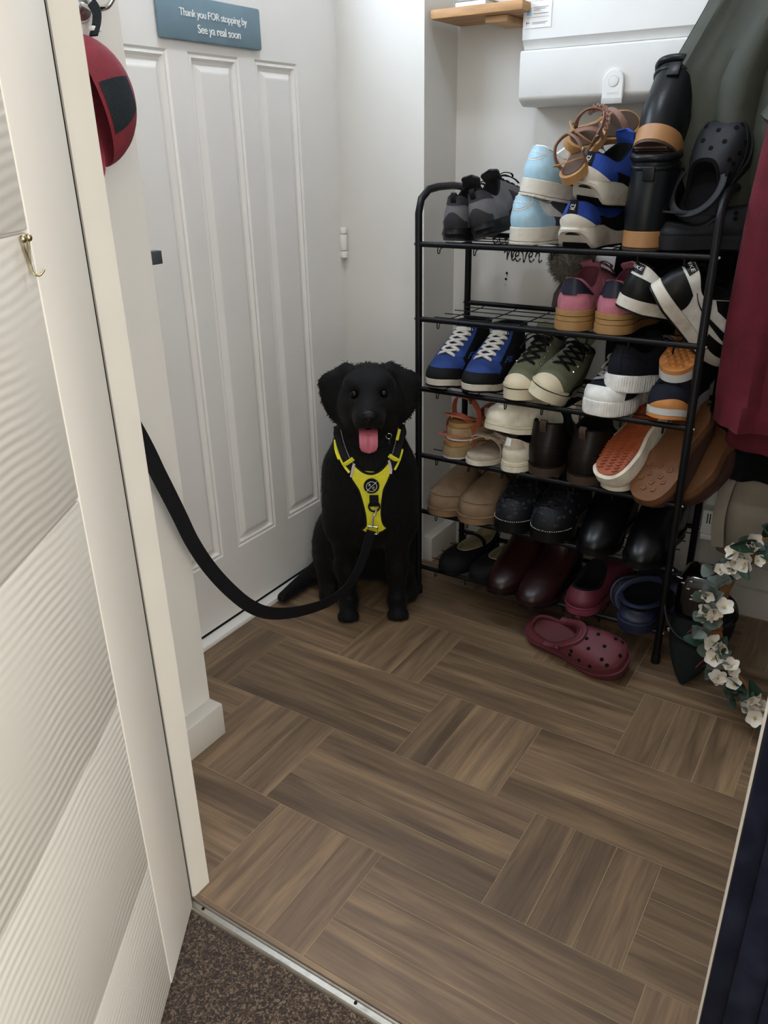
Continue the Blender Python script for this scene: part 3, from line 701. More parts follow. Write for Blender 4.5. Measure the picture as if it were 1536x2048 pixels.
# --- black and white trainers
def swoosh(L, m, t, s):
    def sh(u):
        c = .30+.48*u**1.6; h = .20*math.sin(math.pi*min(1, u*1.02+.02))**.7*(1-u)**.6+.012; return c-h*.5, c+h*.5
    return patch(L, m, t, 'swoosh', s*142, s*66, 0, 1, off=.0030, n=26, k=5, shape=sh)
def bw_trainer(label, Mx):
    t = root('low_trainer', label, Mx, 'black and white trainers'); L = Last(L=.255, wh=.033, wb=.045, sole=.030, fore=.026, hb=.066, hs=.046, hf=.080, wc=.028, spring=.014, bevel=.004)
    shoe_upper(L, f_whl, t); shoe_lining(L, f_blkin, t); shoe_sole(L, f_offw, t, 'midsole', z0=.12); shoe_sole(L, f_nblk, t, 'outsole', z1=.12)
    patch(L, f_nblk, t, 'heel_counter', -58, 58, 0, .62, off=.0016, n=24, shape=lambda u: (0, .56+.06*math.sin(math.pi*u)))
    patch(L, f_nblk, t, 'heel_tab', -26, 26, .70, .99, off=.0024)
    stext(L, t, 'NIKE', 0, .86, .013, f_whl, 1500, 12, off=.0042, shear=.2)
    for s in (-1, 1):
        patch(L, f_nblk, t, 'eyestay', s*112, s*160, .40, .99, off=.0020, shape=lambda u: (.78-.36*u, .99))
        patch(L, f_nblk, t, 'foxing', s*100, s*178, 0, .24, off=.0022)
        swoosh(L, f_nblk, t, s)
    tongue(L, f_nblk, t); laces(L, f_nblk, t)
bw_trainer('black and white trainer propped heel up on the pink trainer', pose((-.486, 1.644, .802), -40, -12, 10))
bw_trainer('black and white trainer standing on its toe at the right end of the second shelf', pose((-.428, 1.640, .842), -34, -42, 34))
# --- blue and black high tops
def hightop(label, Mx):
    t = root('high_top', label, Mx, 'blue and black high tops'); L = Last(L=.265, wh=.034, wb=.044, sole=.026, fore=.020, spring=.012, hb=.102, hs=.104, hf=.110, c0=.03, c1=.38, wc=.032, toe_h=.031, boot=.30, bulge=.008)
    shoe_upper(L, f_filak, t, K=18); shoe_lining(L, f_blkin, t, lip=.007); shoe_sole(L, f_offw, t, 'midsole', z0=.2, e0=.003, e1=.004); shoe_sole(L, f_nblk, t, 'outsole', z1=.2)
    patch(L, f_filab, t, 'vamp', 128, 232, .22, .55, off=.0015, n=26, shape=lambda u: (.20, .30+.26*math.sin(math.pi*u)))
    for s in (-1, 1): patch(L, f_filab, t, 'eyestay', s*138, s*160, .40, .97, off=.0022, shape=lambda u: (.40, .97))
    patch(L, f_filab, t, 'throat', 156, 204, .40, .92, off=.0012)
    patch(L, f_filak, t, 'toe_rand', 132, 228, 0, .22, off=.0024, n=26)
    for s in (-1, 1): stext(L, t, 'FILA', s*112, .42, .030, F('fila_letter_blue', '#4468b4', .8), 700, 5.0, off=.0030, flip=1, vertical=False, spacing=.9)
    laces(L, f_wlace, t, n=6, v0=.42, v1=.84, spread=20, wd=.008, bow=False, off=.0055, th=.003)
    a = np.arange(40)*2*math.pi/40; P1, _ = L.collar(a); MB().tube([tuple(p) for p in P1], .0075, 10, closed=True).build('padded_collar', f_filak, t)
    tongue(L, f_filab, t, h=.006, wd=.026, lean=.006)
hightop('blue and black high top with white laces, left of the pair', pose((-.905, 1.632, .575), 180, toe=1, L=.265))
hightop('blue and black high top with white laces, right of the pair beside the olive shoes', pose((-.808, 1.632, .575), 180, toe=1, L=.265))
# --- olive canvas plimsolls
def olive(label, Mx):
    t = root('canvas_shoe', label, Mx, 'olive canvas shoes'); L = Last(L=.255, wh=.032, wb=.042, sole=.028, fore=.028, spring=.008, hb=.082, hs=.080, hf=.100, c0=.03, c1=.42, wc=.029, toe_h=.034, boot=.35, tp=2.2)
    shoe_upper(L, f_olive, t, K=16); shoe_lining(L, f_blkin, t, lip=.004); shoe_sole(L, f_cream, t, 'foxing', e0=.004, e1=.005); shoe_sole(L, f_nblk, t, 'stripe', z0=.93, z1=1.01, e0=.0056, e1=.0056)
    patch(L, f_toecap, t, 'toe_cap', 138, 222, 0, .40, off=.0025, n=24, shape=lambda u: (0, .08+.20*math.sin(math.pi*u)))
    patch(L, f_cream, t, 'toe_bumper', 120, 240, -.0, .06, off=.0045, n=24)
    laces(L, f_blk, t, n=5, v0=.46, v1=.92, spread=22, wd=.007, bow=True); tongue(L, f_olive, t)
    ey = MB()
    for v in np.linspace(.46, .92, 5):
        for s in (-1, 1):
            p = L.pt(R(180+s*34), v, .001); n = Vector(L.N(np.array(R(180.+s*34)), np.array(v)))
            ey.lathe([(.0035, 0), (.0030, .0016), (.0014, .0012), (.0014, 0)], Matrix.Translation(p) @ n.to_track_quat('Z', 'Y').to_matrix().to_4x4(), 8)
    ey.build('eyelets', M_chrome, t)
olive('olive canvas shoe with cream toe, standing flat beside the high tops', pose((-.702, 1.632, .575), 178, toe=1, L=.255))
olive('olive canvas shoe with cream toe, tipped onto its pair', pose((-.640, 1.622, .590), 184, 6, -22, toe=1, L=.255))
# --- black platform canvas shoes with ribbed white soles
def ribbed(label, Mx):
    t = root('platform_canvas_shoe', label, Mx, 'black canvas shoes with ribbed soles'); L = Last(L=.25, wh=.036, wb=.047, sole=.036, fore=.034, spring=.004, hb=.060, hs=.044, hf=.072, wc=.028, toe_h=.030, tp=2.9, sole_e=.005)
    shoe_upper(L, f_navyc, t); shoe_lining(L, f_blkin, t, lip=.003); shoe_sole(L, f_whl, t, 'ribbed_sole', rib=.0012, nrib=84)
    patch(L, f_whl, t, 'toe_cap', 136, 224, 0, .34, off=.003, n=30, shape=lambda u: (0, .24+.08*math.sin(math.pi*u)))
    patch(L, f_navyc, t, 'heel_stay', -14, 14, 0, .99, off=.002); patch(L, f_navyc, t, 'back_seam', -60, 60, .60, .66, off=.0018)
    tongue(L, f_navyc, t, h=.02); laces(L, f_greylace, t, n=5, wd=.008, spread=26)
ribbed('black canvas shoe with ribbed white sole, toe forward under its pair', pose((-.505, 1.622, .575), 170, toe=1, L=.25))
ribbed('black canvas shoe with ribbed white sole, heel forward on top of its pair', pose((-.482, 1.638, .632), -24, -7, -3))
# --- navy trainers with gum soles
def honey(L, m, t, n=6):
    b = MB()
    for i in range(5):
        for j in range(9):
            x = (i-2)*.0135+(.0067 if j % 2 else 0); y = .016+j*.0125
            if abs(x) < L.width(np.array(y/L.L))-.006: b.lathe([(.0062, .001), (.0052, -.0035), (.0030, -.0042)], Matrix.Translation((x, y, float(L.lift(np.array(y/L.L))))) , 6)
    b.build('honeycomb_tread', m, t)
def navy_gum(label, Mx):
    t = root('knit_trainer', label, Mx, 'navy trainers with gum soles'); L = Last(L=.25, wh=.034, wb=.045, sole=.034, fore=.024, spring=.016, hb=.060, hs=.042, hf=.076, wc=.028, bevel=.006)
    shoe_upper(L, f_nvknit, t); shoe_lining(L, f_blkin, t); shoe_sole(L, f_mid, t, 'midsole', z0=.32); shoe_sole(L, f_gumo, t, 'outsole', z1=.34); honey(L, f_gumo, t)
    patch(L, f_gumo, t, 'toe_bumper', 158, 236, -.02, .16, off=.0045, n=22, shape=lambda u: (0, .02+.14*math.sin(math.pi*u)))
    patch(L, f_nvknit, t, 'toe_overlay', 128, 232, 0, .34, off=.002, n=22); tongue(L, f_nvknit, t); laces(L, f_blk, t, bow=False)
navy_gum('navy trainer with gum sole, toe forward at the right end of the third shelf', pose((-.372, 1.630, .575), 176, toe=1, L=.25))
navy_gum('navy trainer lying upside down on its pair with the orange gum sole up', pose((-.366, 1.650, .694), -3, 16, 180))
# --- wedge sandals
def wedge(label, Mx):
    t = root('wedge_sandal', label, Mx, 'coral strapped wedge sandals', 'sandal'); L = Last(L=.24, wh=.032, ww=.030, wb=.042, sole=.044, fore=.022, spring=.006)
    shoe_sole(L, f_offw, t, 'outsole', z1=.12); shoe_sole(L, f_jute, t, 'jute_wedge', z0=.12, z1=.72, mid=.002); shoe_sole(L, f_insole, t, 'footbed', z0=.73, e0=.001, e1=.001)
    b = MB(); arc_strap(b, [(-.038, .055, .030), (-.040, .048, .068), (-.026, .040, .096), (0, .036, .104), (.026, .040, .096), (.040, .048, .068), (.038, .055, .030)], .017, .003, up=None); b.build('ankle_strap', f_coral, t)
    b = MB(); arc_strap(b, [(-.044, .165, .016), (-.042, .160, .044), (-.016, .150, .062), (.016, .150, .062), (.042, .160, .044), (.044, .165, .016)], .022, .004); b.build('toe_strap', f_coral, t)
    b = MB(); arc_strap(b, [(-.034, .050, .050), (-.030, .006, .060), (0, -.012, .064), (.030, .006, .060), (.034, .050, .050)], .012, .003); b.build('heel_strap', f_coral, t)
wedge('tan wedge sandal with coral strap, under its pair on the fourth shelf', pose((-.872, 1.650, .405), -10))
wedge('tan wedge sandal with coral strap, on top at the left end of the fourth shelf', pose((-.868, 1.658, .452), -14, -4))
# --- beige slides with bows
def bow_slide(label, Mx):
    t = root('slide', label, Mx, 'beige bow slides', 'sandal'); L = Last(L=.235, wh=.031, wb=.042, sole=.022, fore=.020, spring=.004)
    shoe_sole(L, f_offw, t, 'sole', z1=.55); shoe_sole(L, f_beige, t, 'footbed', z0=.56, e0=.001, e1=.000)
    b = MB(); arc_strap(b, [(-.044, .165, .010), (-.043, .163, .036), (-.018, .158, .052), (.018, .158, .052), (.043, .163, .036), (.044, .165, .010)], .040, .004); b.build('strap', f_beige, t)
    b = MB()
    for s in (-1, 1): arc_strap(b, [(0, .166, .054), (s*.014, .168, .060), (s*.034, .172, .058), (s*.044, .178, .050)], .020, .005)
    b.ball((0, .166, .056), (.009, .012, .007)); b.build('bow', f_beige, t)
bow_slide('beige slide sandal with a bow, flat on the fourth shelf', pose((-.793, 1.630, .405), 176, toe=1, L=.235))
bow_slide('beige slide sandal with a bow, tilted behind its pair', pose((-.765, 1.690, .452), 168, 22, -10, toe=1, L=.235))
# --- white trainers
def white_shoe(label, Mx):
    t = root('white_trainer', label, Mx, 'cream white trainers'); L = Last(L=.235, wh=.032, wb=.042, sole=.024, fore=.020, spring=.008, hb=.058, hs=.040, hf=.070, wc=.026)
    shoe_upper(L, f_dirtyw, t); shoe_lining(L, f_blkin, t, lip=.004); shoe_sole(L, f_dirtyw, t, 'sole', z0=.0, z1=.62); shoe_sole(L, f_cream, t, 'foxing', z0=.63, e0=.0035, e1=.003)
    patch(L, f_beige, t, 'heel_panel', -52, 52, .40, .98, off=.002, shape=lambda u: (.62-.10*math.sin(math.pi*u), .98)); patch(L, f_whl, t, 'heel_tab', -9, 9, .66, .98, off=.0035)
    patch(L, f_dirtyw, t, 'toe_overlay', 130, 230, 0, .3, off=.002); tongue(L, f_dirtyw, t); laces(L, f_dirtyw, t)
white_shoe('cream white trainer, heel forward on the fourth shelf', pose((-.712, 1.640, .405), -18))
white_shoe('cream white trainer, lying sideways on top of its pair', pose((-.775, 1.655, .492), 128, 4, 6, toe=1, L=.235))
# --- dark brown ankle boots
def brown_boot(label, Mx):
    t = root('brown_boot', label, Mx, 'dark brown ankle boots', 'shoe'); L = Last(L=.25, wh=.038, wb=.046, sole=.028, fore=.020, hb=.098, hs=.094, hf=.112, c0=.05, c1=.42, wc=.040, toe_h=.045, boot=.5, bulge=.010)
    shoe_upper(L, f_dkbr, t, K=16); shoe_lining(L, f_blkin, t, lip=.006); shoe_sole(L, f_brwelt, t, 'sole', e0=.002, e1=.004, z1=.86); shoe_sole(L, f_dkbr, t, 'welt', z0=.87, e0=.005, e1=.005)
    patch(L, f_dkbr, t, 'heel_counter', -62, 62, 0, .5, shape=lambda u: (0, .34+.10*math.sin(math.pi*u)))
    P = L.pt(0, 1., 0); MB().tube(catmull([(0, P[1]-.002, P[2]-.022), (0, P[1]-.008, P[2]-.002), (0, P[1]-.003, P[2]+.010), (0, P[1]+.008, P[2]-.004)], 5), .002, 8, flat=(.016, .002), up=(0, 1, 0)).build('pull_loop', f_brwelt, t)
    for s in (-1, 1): patch(L, f_blk, t, 'elastic_gusset', s*78, s*104, .45, .98, shape=lambda u: (.98-.5*math.sin(math.pi*u)**.6, .98))
brown_boot('dark brown leather ankle boot, heel forward next to the white trainers', pose((-.632, 1.645, .405), -2))
brown_boot('dark brown leather ankle boot, heel forward next to the rust-soled shoe', pose((-.538, 1.640, .405), -6))
# --- white slip-ons with rust herringbone soles
def chevrons(L, m, t):
    b = MB()
    for r_ in range(26):
        y = .020+r_*.0082
        for c_ in range(8):
            x = (c_-3.5)*.0095; w_ = float(L.width(np.array(min(.97, y/L.L))))-.009
            if abs(x) > w_: continue
            sgn = 1 if c_ % 2 else -1; z = float(L.lift(np.array(y/L.L)))
            Mx = Matrix.Translation((x, y, z)) @ Matrix.Rotation(R(35*sgn), 4, 'Z')
            b.box(-.0056, .0056, -.0013, .0013, -.0052, 0, Mx)
    b.build('herringbone_tread', m, t)
def slipon(label, Mx, tread):
    t = root('slip_on', label, Mx, 'cream slip-ons with rust soles'); L = Last(L=.245, wh=.034, wb=.046, sole=.026, fore=.026, spring=.006, hb=.050 if tread else .024, hs=.038 if tread else .018, hf=.064 if tread else .045, wc=.030, toe_h=.034 if tread else .026, c1=.52, tp=2.6)
    shoe_upper(L, f_dirtyw, t); shoe_lining(L, f_beige, t, lip=.004); shoe_sole(L, f_dirtyw, t, 'sole', z0=.05)
    a = np.arange(48)*2*math.pi/48; x, y, tt = L.out(a); b = MB(); y = y*.96+.005; lf = L.lift(y/L.L); P = np.stack([np.stack([x*.90, y, lf+.002], -1), np.stack([x*.89, y, lf-.0022], -1)], 0); b.grid(P, closed_v=True); loop_cap(b, 48, 48); b.build('outsole', f_orsole, t)
    if tread: chevrons(L, f_orsole, t)
slipon('cream slip-on shoe, right way up below the rust herringbone sole', pose((-.462, 1.645, .405), -6), False)
slipon('cream slip-on shoe turned over with its rust herringbone sole showing', pose((-.478, 1.616, .452), 160, -36, 180, toe=1, L=.245), True)
# --- chestnut slippers
def flower_studs(L, m, t):
    b = MB()
    for q in range(5): b.lathe([(.0036, 0), (.0032, -.0022), (.0008, -.0026)], Matrix.Translation((.0040*math.cos(q*1.257), .0040*math.sin(q*1.257), 0)), 8)
    me_ = None
    for k, (x, y) in enumerate([(-.020, .035), (0, .030), (.020, .038), (-.012, .055), (.012, .058), (-.024, .075), (.024, .072), (0, .085), (-.026, .17), (.0, .165), (.026, .17), (-.014, .19), (.014, .19), (-.026, .205), (.002, .208), (.026, .200), (-.008, .225), (.014, .222)]):
        if me_ is None: o = b.build('flower_stud', m, t); me_ = o.data
        else: o = bpy.data.objects.new('flower_stud', me_); C.objects.link(o); o.parent = t
        o.location = (x, y, float(L.lift(np.array(y/L.L)))+.0003); o.rotation_euler.z = k*.7
def slipper(label, Mx, name, m, ms, group, studs=False, toe_h=.045, lin_=None):
    t = root(name, label, Mx, group, 'slipper'); L = Last(L=.25, wh=.038, wb=.050, sole=.018, fore=.018, spring=.006, hb=.046, hs=.040, hf=.078, wc=.034, toe_h=toe_h, c1=.46, tp=2.5, bulge=.011, sole_e=.004)
    shoe_upper(L, m, t); shoe_lining(L, lin_ or F('fleece_lining', '#7d6a55', .98, bump=1.), t, lip=.008); shoe_sole(L, ms, t, 'sole', e0=.003, e1=.004)
    a = np.arange(48)*2*math.pi/48; x, y, tt = L.out(a); o = L.dirv(a)
    MB().tube([(x[i]+o[i, 0]*.004, y[i]+o[i, 1]*.004, L.zb(tt)[i]+.002) for i in range(48)], .0026, 8, closed=True).build('welt', m, t)
    patch(L, m, t, 'toe_seam', 118, 242, .30, .34, off=.0022, n=30, k=4)
    if studs: flower_studs(L, ms, t)
slipper('chestnut slipper leaning with its studded tan sole facing out', pose((-.390, 1.616, .418), 160, -42, 180, toe=1, L=.25), 'slipper', f_slip, f_slsole, 'chestnut slippers', True)
slipper('chestnut slipper poking out past the right leg of the rack', pose((-.345, 1.690, .415), 152, -36, 180, toe=1, L=.25), 'slipper', f_slip, f_slsole, 'chestnut slippers', False)
# --- sand suede slipper shoes
slipper('sand suede slipper at the left end of the fifth shelf', pose((-.886, 1.622, .250), 180, toe=1, L=.25), 'suede_slipper', f_ugg, f_uggs, 'sand suede slippers')
slipper('sand suede slipper beside the black pebbled shoes', pose((-.796, 1.618, .250), 180, toe=1, L=.25), 'suede_slipper', f_ugg, f_uggs, 'sand suede slippers')
# --- black pebbled lace-ups
def pebble(label, Mx):
    t = root('pebbled_shoe', label, Mx, 'black pebbled shoes'); L = Last(L=.25, wh=.036, wb=.048, sole=.034, fore=.030, spring=.006, hb=.060, hs=.046, hf=.082, wc=.029, toe_h=.044, tp=2.5)
    shoe_upper(L, f_peb, t); shoe_lining(L, f_blkin, t); shoe_sole(L, f_blkrub, t, 'sole', sole_e=None) if False else shoe_sole(L, f_blkrub, t, 'sole')
    b = MB()
    for k in range(64):
        a_ = 180+random.uniform(-75, 75); v = random.uniform(.06, .80)
        p = L.pt(R(a_), v, 0); n = Vector(L.N(np.array(R(a_)), np.array(v))); Mx2 = Matrix.Translation(p) @ n.to_track_quat('Z', 'Y').to_matrix().to_4x4()
        b.ball((0, 0, 0), (random.uniform(.005, .008), random.uniform(.004, .006), .0022), 8, 5, Mx2)
    b.build('pebble_print', f_pebs, t)
    b = MB()
    for k in range(30):
        a_ = R(120+k*4.0); x, y, tt = L.out(np.array([a_])); o = L.dirv(np.array([a_]))
        x2, y2, t2 = L.out(np.array([a_+.035]))
        b.tube([(x[0]+o[0, 0]*.003, y[0]+o[0, 1]*.003, float(L.zb(tt)[0])+.0008), (x2[0]+o[0, 0]*.003, y2[0]+o[0, 1]*.003, float(L.zb(t2)[0])+.0008)], .0007, 5)
    b.build('welt_stitching', f_wlace, t); laces(L, f_blk, t); tongue(L, f_peb, t)
pebble('black pebble-patterned shoe with white welt stitching, left of the pair', pose((-.700, 1.622, .250), 178, toe=1, L=.25))
pebble('black pebble-patterned shoe with white welt stitching, right of the pair', pose((-.603, 1.616, .250), 178, toe=1, L=.25))
# --- tall black boots
def black_boot(label, Mx, m, group, hb=.150, name='black_boot'):
    t = root(name, label, Mx, group); L = Last(L=.26, wh=.036, wb=.047, sole=.026, fore=.014, spring=.006, hb=hb, hs=hb-.004, hf=hb+.004, c0=.04, c1=.42, wc=.042, toe_h=.036, boot=.62, bulge=.008, tp=2.2)
    shoe_upper(L, m, t, K=20); shoe_lining(L, f_blkin, t, lip=.005); shoe_sole(L, f_blkrub, t, 'sole'); shoe_sole(L, m, t, 'welt', z0=.72, z1=.98, e0=.006, e1=.006)
    for s in (-1, 1): patch(L, f_blk, t, 'elastic_gusset', s*76, s*106, .45, .98, shape=lambda u: (.98-.5*math.sin(math.pi*u)**.6, .98))
black_boot('polished black boot, left of the pair at the right of the fifth shelf', pose((-.486, 1.606, .250), 178, toe=1, L=.26), f_bpat, 'polished black boots')
black_boot('polished black boot, right of the pair beside the rack leg', pose((-.376, 1.596, .250), 176, toe=1, L=.26), f_bpat, 'polished black boots')
# --- black flats
def flat(label, Mx):
    t = root('flat_shoe', label, Mx, 'black strapped flats'); L = Last(L=.24, wh=.030, wb=.041, sole=.016, fore=.010, spring=.004, hb=.044, hs=.026, hf=.030, wc=.031, c0=.03, c1=.70, toe_h=.034, k2=.2, tp=2.4)
    shoe_upper(L, f_blk, t); shoe_lining(L, f_cordo, t, lip=.003); shoe_sole(L, f_blkrub, t, 'sole', e0=.002, e1=.003)
    b = MB(); arc_strap(b, [(-.034, .105, .030), (-.030, .102, .056), (0, .100, .066), (.030, .102, .056), (.034, .105, .030)], .014, .003); b.build('strap', f_blk, t)
flat('black strapped flat shoe at the left end of the bottom shelf', pose((-.868, 1.628, .087), 172, toe=1, L=.24))
flat('black strapped flat shoe with cream lining, beside the oxblood boots', pose((-.780, 1.626, .087), 168, toe=1, L=.24))
black_boot('oxblood leather boot, left of the pair on the bottom shelf', pose((-.708, 1.596, .087), 176, toe=1, L=.26), f_ox, 'oxblood boots', .10, 'oxblood_boot')
black_boot('oxblood leather boot, right of the pair on the bottom shelf', pose((-.618, 1.574, .087), 174, toe=1, L=.26), f_ox, 'oxblood boots', .10, 'oxblood_boot')
# --- clogs on the bottom shelf and the floor
slipper('maroon mule with pink sole on the bottom shelf', pose((-.508, 1.616, .087), -8), 'mule', f_marn, f_mpk, None, lin_=f_blkin)
clog('clog', 'navy foam clog lying on its side on the bottom shelf', pose((-.455, 1.700, .125), -60, 0, 74), f_navyeva, f_blkin, 'navy foam clogs', .24)
clog('clog', 'navy foam clog, heel forward beside the right rack leg', pose((-.372, 1.600, .087), -2), f_navyeva, f_blkin, 'navy foam clogs', .25)
clog('clog', 'burgundy foam clog lying alone on the floor in front of the rack', pose((-.612, 1.606, .016), -101, -2, 26), f_burg, f_burgin, None, .262, False)
# ---------------------------------------------------------------- the black dog, sitting and facing the camera
def caps(P, a, b, r0, r1):
    a = np.array(a, float); b = np.array(b, float); ab = b-a
    t = np.clip(((P-a) @ ab)/(ab @ ab), 0, 1)
    return np.linalg.norm(P-a-t[..., None]*ab, axis=-1)-(r0+(r1-r0)*t)
def ell(P, c, r, rot=None):
    q = P-np.array(c, float)
    if rot is not None: q = q @ np.array(rot.to_3x3())          # world -> local
    r = np.array(r, float); k0 = np.linalg.norm(q/r, axis=-1); k1 = np.linalg.norm(q/(r*r), axis=-1)
    return k0*(k0-1)/np.maximum(k1, 1e-6)
def smin(a, b, k):
    h = np.clip(.5+.5*(b-a)/k, 0, 1); return b+(a-b)*h-k*h*(1-h)
def smax(a, b, k): return -smin(-a, -b, k)
def dog_sdf(P):
    d_ = caps(P, (0, .20, .12), (0, .07, .32), .112, .098)
    def U(x, k=.03):
        nonlocal d_; d_ = smin(d_, x, k)
    U(ell(P, (.002, .005, .335), (.098, .088, .130)), .05)
    U(ell(P, (.002, .010, .42), (.088, .075, .075)), .05)
    for s in (-1, 1):
        U(caps(P, (s*.066, .03, .39), (s*.074, .005, .26), .045, .040), .04)
        U(caps(P, (s*.070, .012, .27), (s*.065, .026, .13), .036, .026), .03)
        U(caps(P, (s*.065, .026, .13), (s*.063, .028, .045), .026, .022), .02)
        U(caps(P, (s*.063, .026, .027), (s*.064, -.016, .020), .027, .022), .015)
        for k in range(4): U(ell(P, (s*.064+(k-1.5)*.0135, -.032+.006*abs(k-1.5), .013), (.0082, .014, .013)), .006)
        U(ell(P, (-.106 if s < 0 else .076, .165, .115), (.055 if s < 0 else .048, .105, .108)), .05)
        U(caps(P, (-.105 if s < 0 else .082, .16, .04), (-.120 if s < 0 else .098, .070, .022), .036, .024), .03)
    U(caps(P, (-.02, .31, .06), (-.12, .25, .034), .038, .033), .04)
    U(caps(P, (-.12, .25, .034), (-.240, .075, .020), .032, .015), .02)
    # neck and head
    U(caps(P, (.002, .04, .43), (.004, .02, .56), .082, .066), .05)
    U(ell(P, (.004, -.004, .611), (.066, .070, .054)), .03)
    U(ell(P, (.004, .002, .555), (.070, .060, .055)), .03)
    for s in (-1, 1):
        U(ell(P, (.004+s*.030, -.044, .634), (.022, .020, .016)), .02)      # brow
        U(ell(P, (.004+s*.038, -.030, .580), (.030, .042, .036)), .025)     # cheek
    U(caps(P, (.004, -.040, .592), (.002, -.100, .574), .036, .026), .03)
    U(ell(P, (.002, -.092, .568), (.032, .040, .022)), .015)                # upper lip
    for s in (-1, 1): U(ell(P, (.002+s*.017, -.098, .560), (.017, .026, .019)), .010)
    mouth = ell(P, (.001, -.098, .541), (.030, .046, .0085))
    d_ = smax(d_, -mouth, .008)
    U(caps(P, (.003, -.03, .530), (.001, -.086, .522), .032, .017), .012)
    for s in (-1, 1):
        d_ = smax(d_, -ell(P, (.004+s*.033, -.074, .614), (.011, .012, .009)), .008)   # eye sockets
    # ears: hanging flaps
    for s, c in ((-1, (-.072, -.008, .586)), (1, (.084, -.008, .586))):
        U(ell(P, c, (.034, .013, .066), Matrix.Rotation(R(s*16), 4, 'Y')), .012)
        U(caps(P, (.004+s*.050, .004, .652), (c[0]+s*.027, -.004, .624), .016, .011), .012)
    return d_
def surface_nets(fn, lo, hi, h):
    ax = [np.arange(lo[i], hi[i]+h, h) for i in range(3)]; n = [len(a) for a in ax]
    V = np.empty(n, np.float32)
    for i0 in range(0, n[0], 16):
        g = np.stack(np.meshgrid(ax[0][i0:i0+16], ax[1], ax[2], indexing='ij'), -1); V[i0:i0+16] = fn(g)
    neg = V < 0; c = [slice(0, -1), slice(1, None)]
    cnt = sum(neg[c[i], c[j], c[k]].astype(np.int8) for i in (0, 1) for j in (0, 1) for k in (0, 1))
    act = (cnt > 0) & (cnt < 8); idx = -np.ones(act.shape, np.int64); cells = np.argwhere(act); idx[act] = np.arange(len(cells))
    acc = np.zeros((len(cells), 3)); num = np.zeros(len(cells))
    cor = [(i, j, k) for i in (0, 1) for j in (0, 1) for k in (0, 1)]
    for p in cor:
        for d0 in range(3):
            if p[d0]: continue
            q = list(p); q[d0] = 1
            a = V[cells[:, 0]+p[0], cells[:, 1]+p[1], cells[:, 2]+p[2]]; b = V[cells[:, 0]+q[0], cells[:, 1]+q[1], cells[:, 2]+q[2]]
            m = (a < 0) != (b < 0); t = np.where(m, a/np.where(m, a-b, 1), 0); pos = np.tile(np.array(p, float), (len(cells), 1)); pos[:, d0] += t
            acc[m] += pos[m]; num[m] += 1
    verts = (cells+acc/num[:, None])*h+np.array(lo)
    faces = []
    for d0 in range(3):
        u, w_ = (d0+1) % 3, (d0+2) % 3
        sl = [slice(1, -1)]*3; sl[d0] = slice(0, -1)
        A = neg[tuple(sl)]; s2 = list(sl); s2[d0] = slice(1, None); B = neg[tuple(s2)]
        e = np.argwhere(A != B); off = np.array([1, 1, 1]); off[d0] = 0; e = e+off
        flip = neg[e[:, 0], e[:, 1], e[:, 2]]
        q = []
        for du, dw in ((-1, -1), (0, -1), (0, 0), (-1, 0)):
            cc = e.copy(); cc[:, u] += du; cc[:, w_] += dw; q.append(idx[cc[:, 0], cc[:, 1], cc[:, 2]])
        q = np.stack(q, 1); q[~flip] = q[~flip][:, ::-1]; faces.append(q)
    return verts, np.concatenate(faces)
Fd = Vector((.5593, -.8290, 0)); MDOG = Matrix(((.8290, -.5593, 0, -.997), (.5593, .8290, 0, 1.483), (0, 0, 1, 0), (0, 0, 0, 1)))
dog = thing('dog', 'black dog sitting by the front door in a yellow harness, tongue out', 'dog', M=MDOG)
def fur_mat():
    m = mat('black_fur', '#060607', .7, .25, 60, .5, 240, sheen=.03, spec=.2); return m
M_fur = fur_mat()
dv, df = surface_nets(dog_sdf, (-.30, -.15, -.012), (.19, .40, .70), .0058)
dv[:, 2] = np.maximum(dv[:, 2], .0005)
body = MB(); body.add(dv, [tuple(map(int, q)) for q in df])
body_o = body.build('body', M_fur, dog)
def grad(P, e=.002):
    g = np.stack([dog_sdf(P+np.eye(3)[i]*e)-dog_sdf(P-np.eye(3)[i]*e) for i in range(3)], -1); return g/(np.linalg.norm(g, axis=-1, keepdims=True)+1e-9)
# coat: short lying hairs, longer at the neck, ears and chest
tri = dv[df[:, :3]]; ar = np.linalg.norm(np.cross(tri[:, 1]-tri[:, 0], tri[:, 2]-tri[:, 0]), axis=1)
pick = rng.choice(len(df), 26000, p=ar/ar.sum()); w3 = rng.dirichlet((1, 1, 1), 26000)
base = (tri[pick]*w3[..., None]).sum(1); nr = grad(base)
flow = np.tile(np.array([0, .0, -1.]), (len(base), 1))
hd = base[:, 2] > .50
flow[hd] = np.stack([(base[hd, 0]-.003)*9, np.full(hd.sum(), .6), -.75+0*base[hd, 0]], -1)
tl = (base[:, 2] < .07) & (base[:, 0] < -.11) & (base[:, 1] > .08); flow[tl] = (-.6, -.8, -.05)
flow += rng.normal(0, .22, flow.shape)
flow -= nr*(flow*nr).sum(1, keepdims=True); flow /= np.linalg.norm(flow, axis=1, keepdims=True)+1e-9
face = (base[:, 1] < -.035) & (base[:, 2] > .53) & (np.abs(base[:, 0]) < .062)
paw = base[:, 2] < .06
earb = (base[:, 2] > .50) & (np.abs(base[:, 0]-.005) > .066)
ln = np.where(face, .006, np.where(paw, .008, np.where(earb, .009, np.where((base[:, 2] > .40), .018, .015))))*rng.uniform(.6, 1.35, len(base))
raise_ = np.where(face | paw, .12, .26)*rng.uniform(.5, 1.4, len(base))
dr = flow+nr*raise_[:, None]; sd = np.cross(flow, nr); wd = np.where(face, .0006, .0011)[:, None]
keep = base[:, 2]+ (dr[:, 2]*ln) > .002
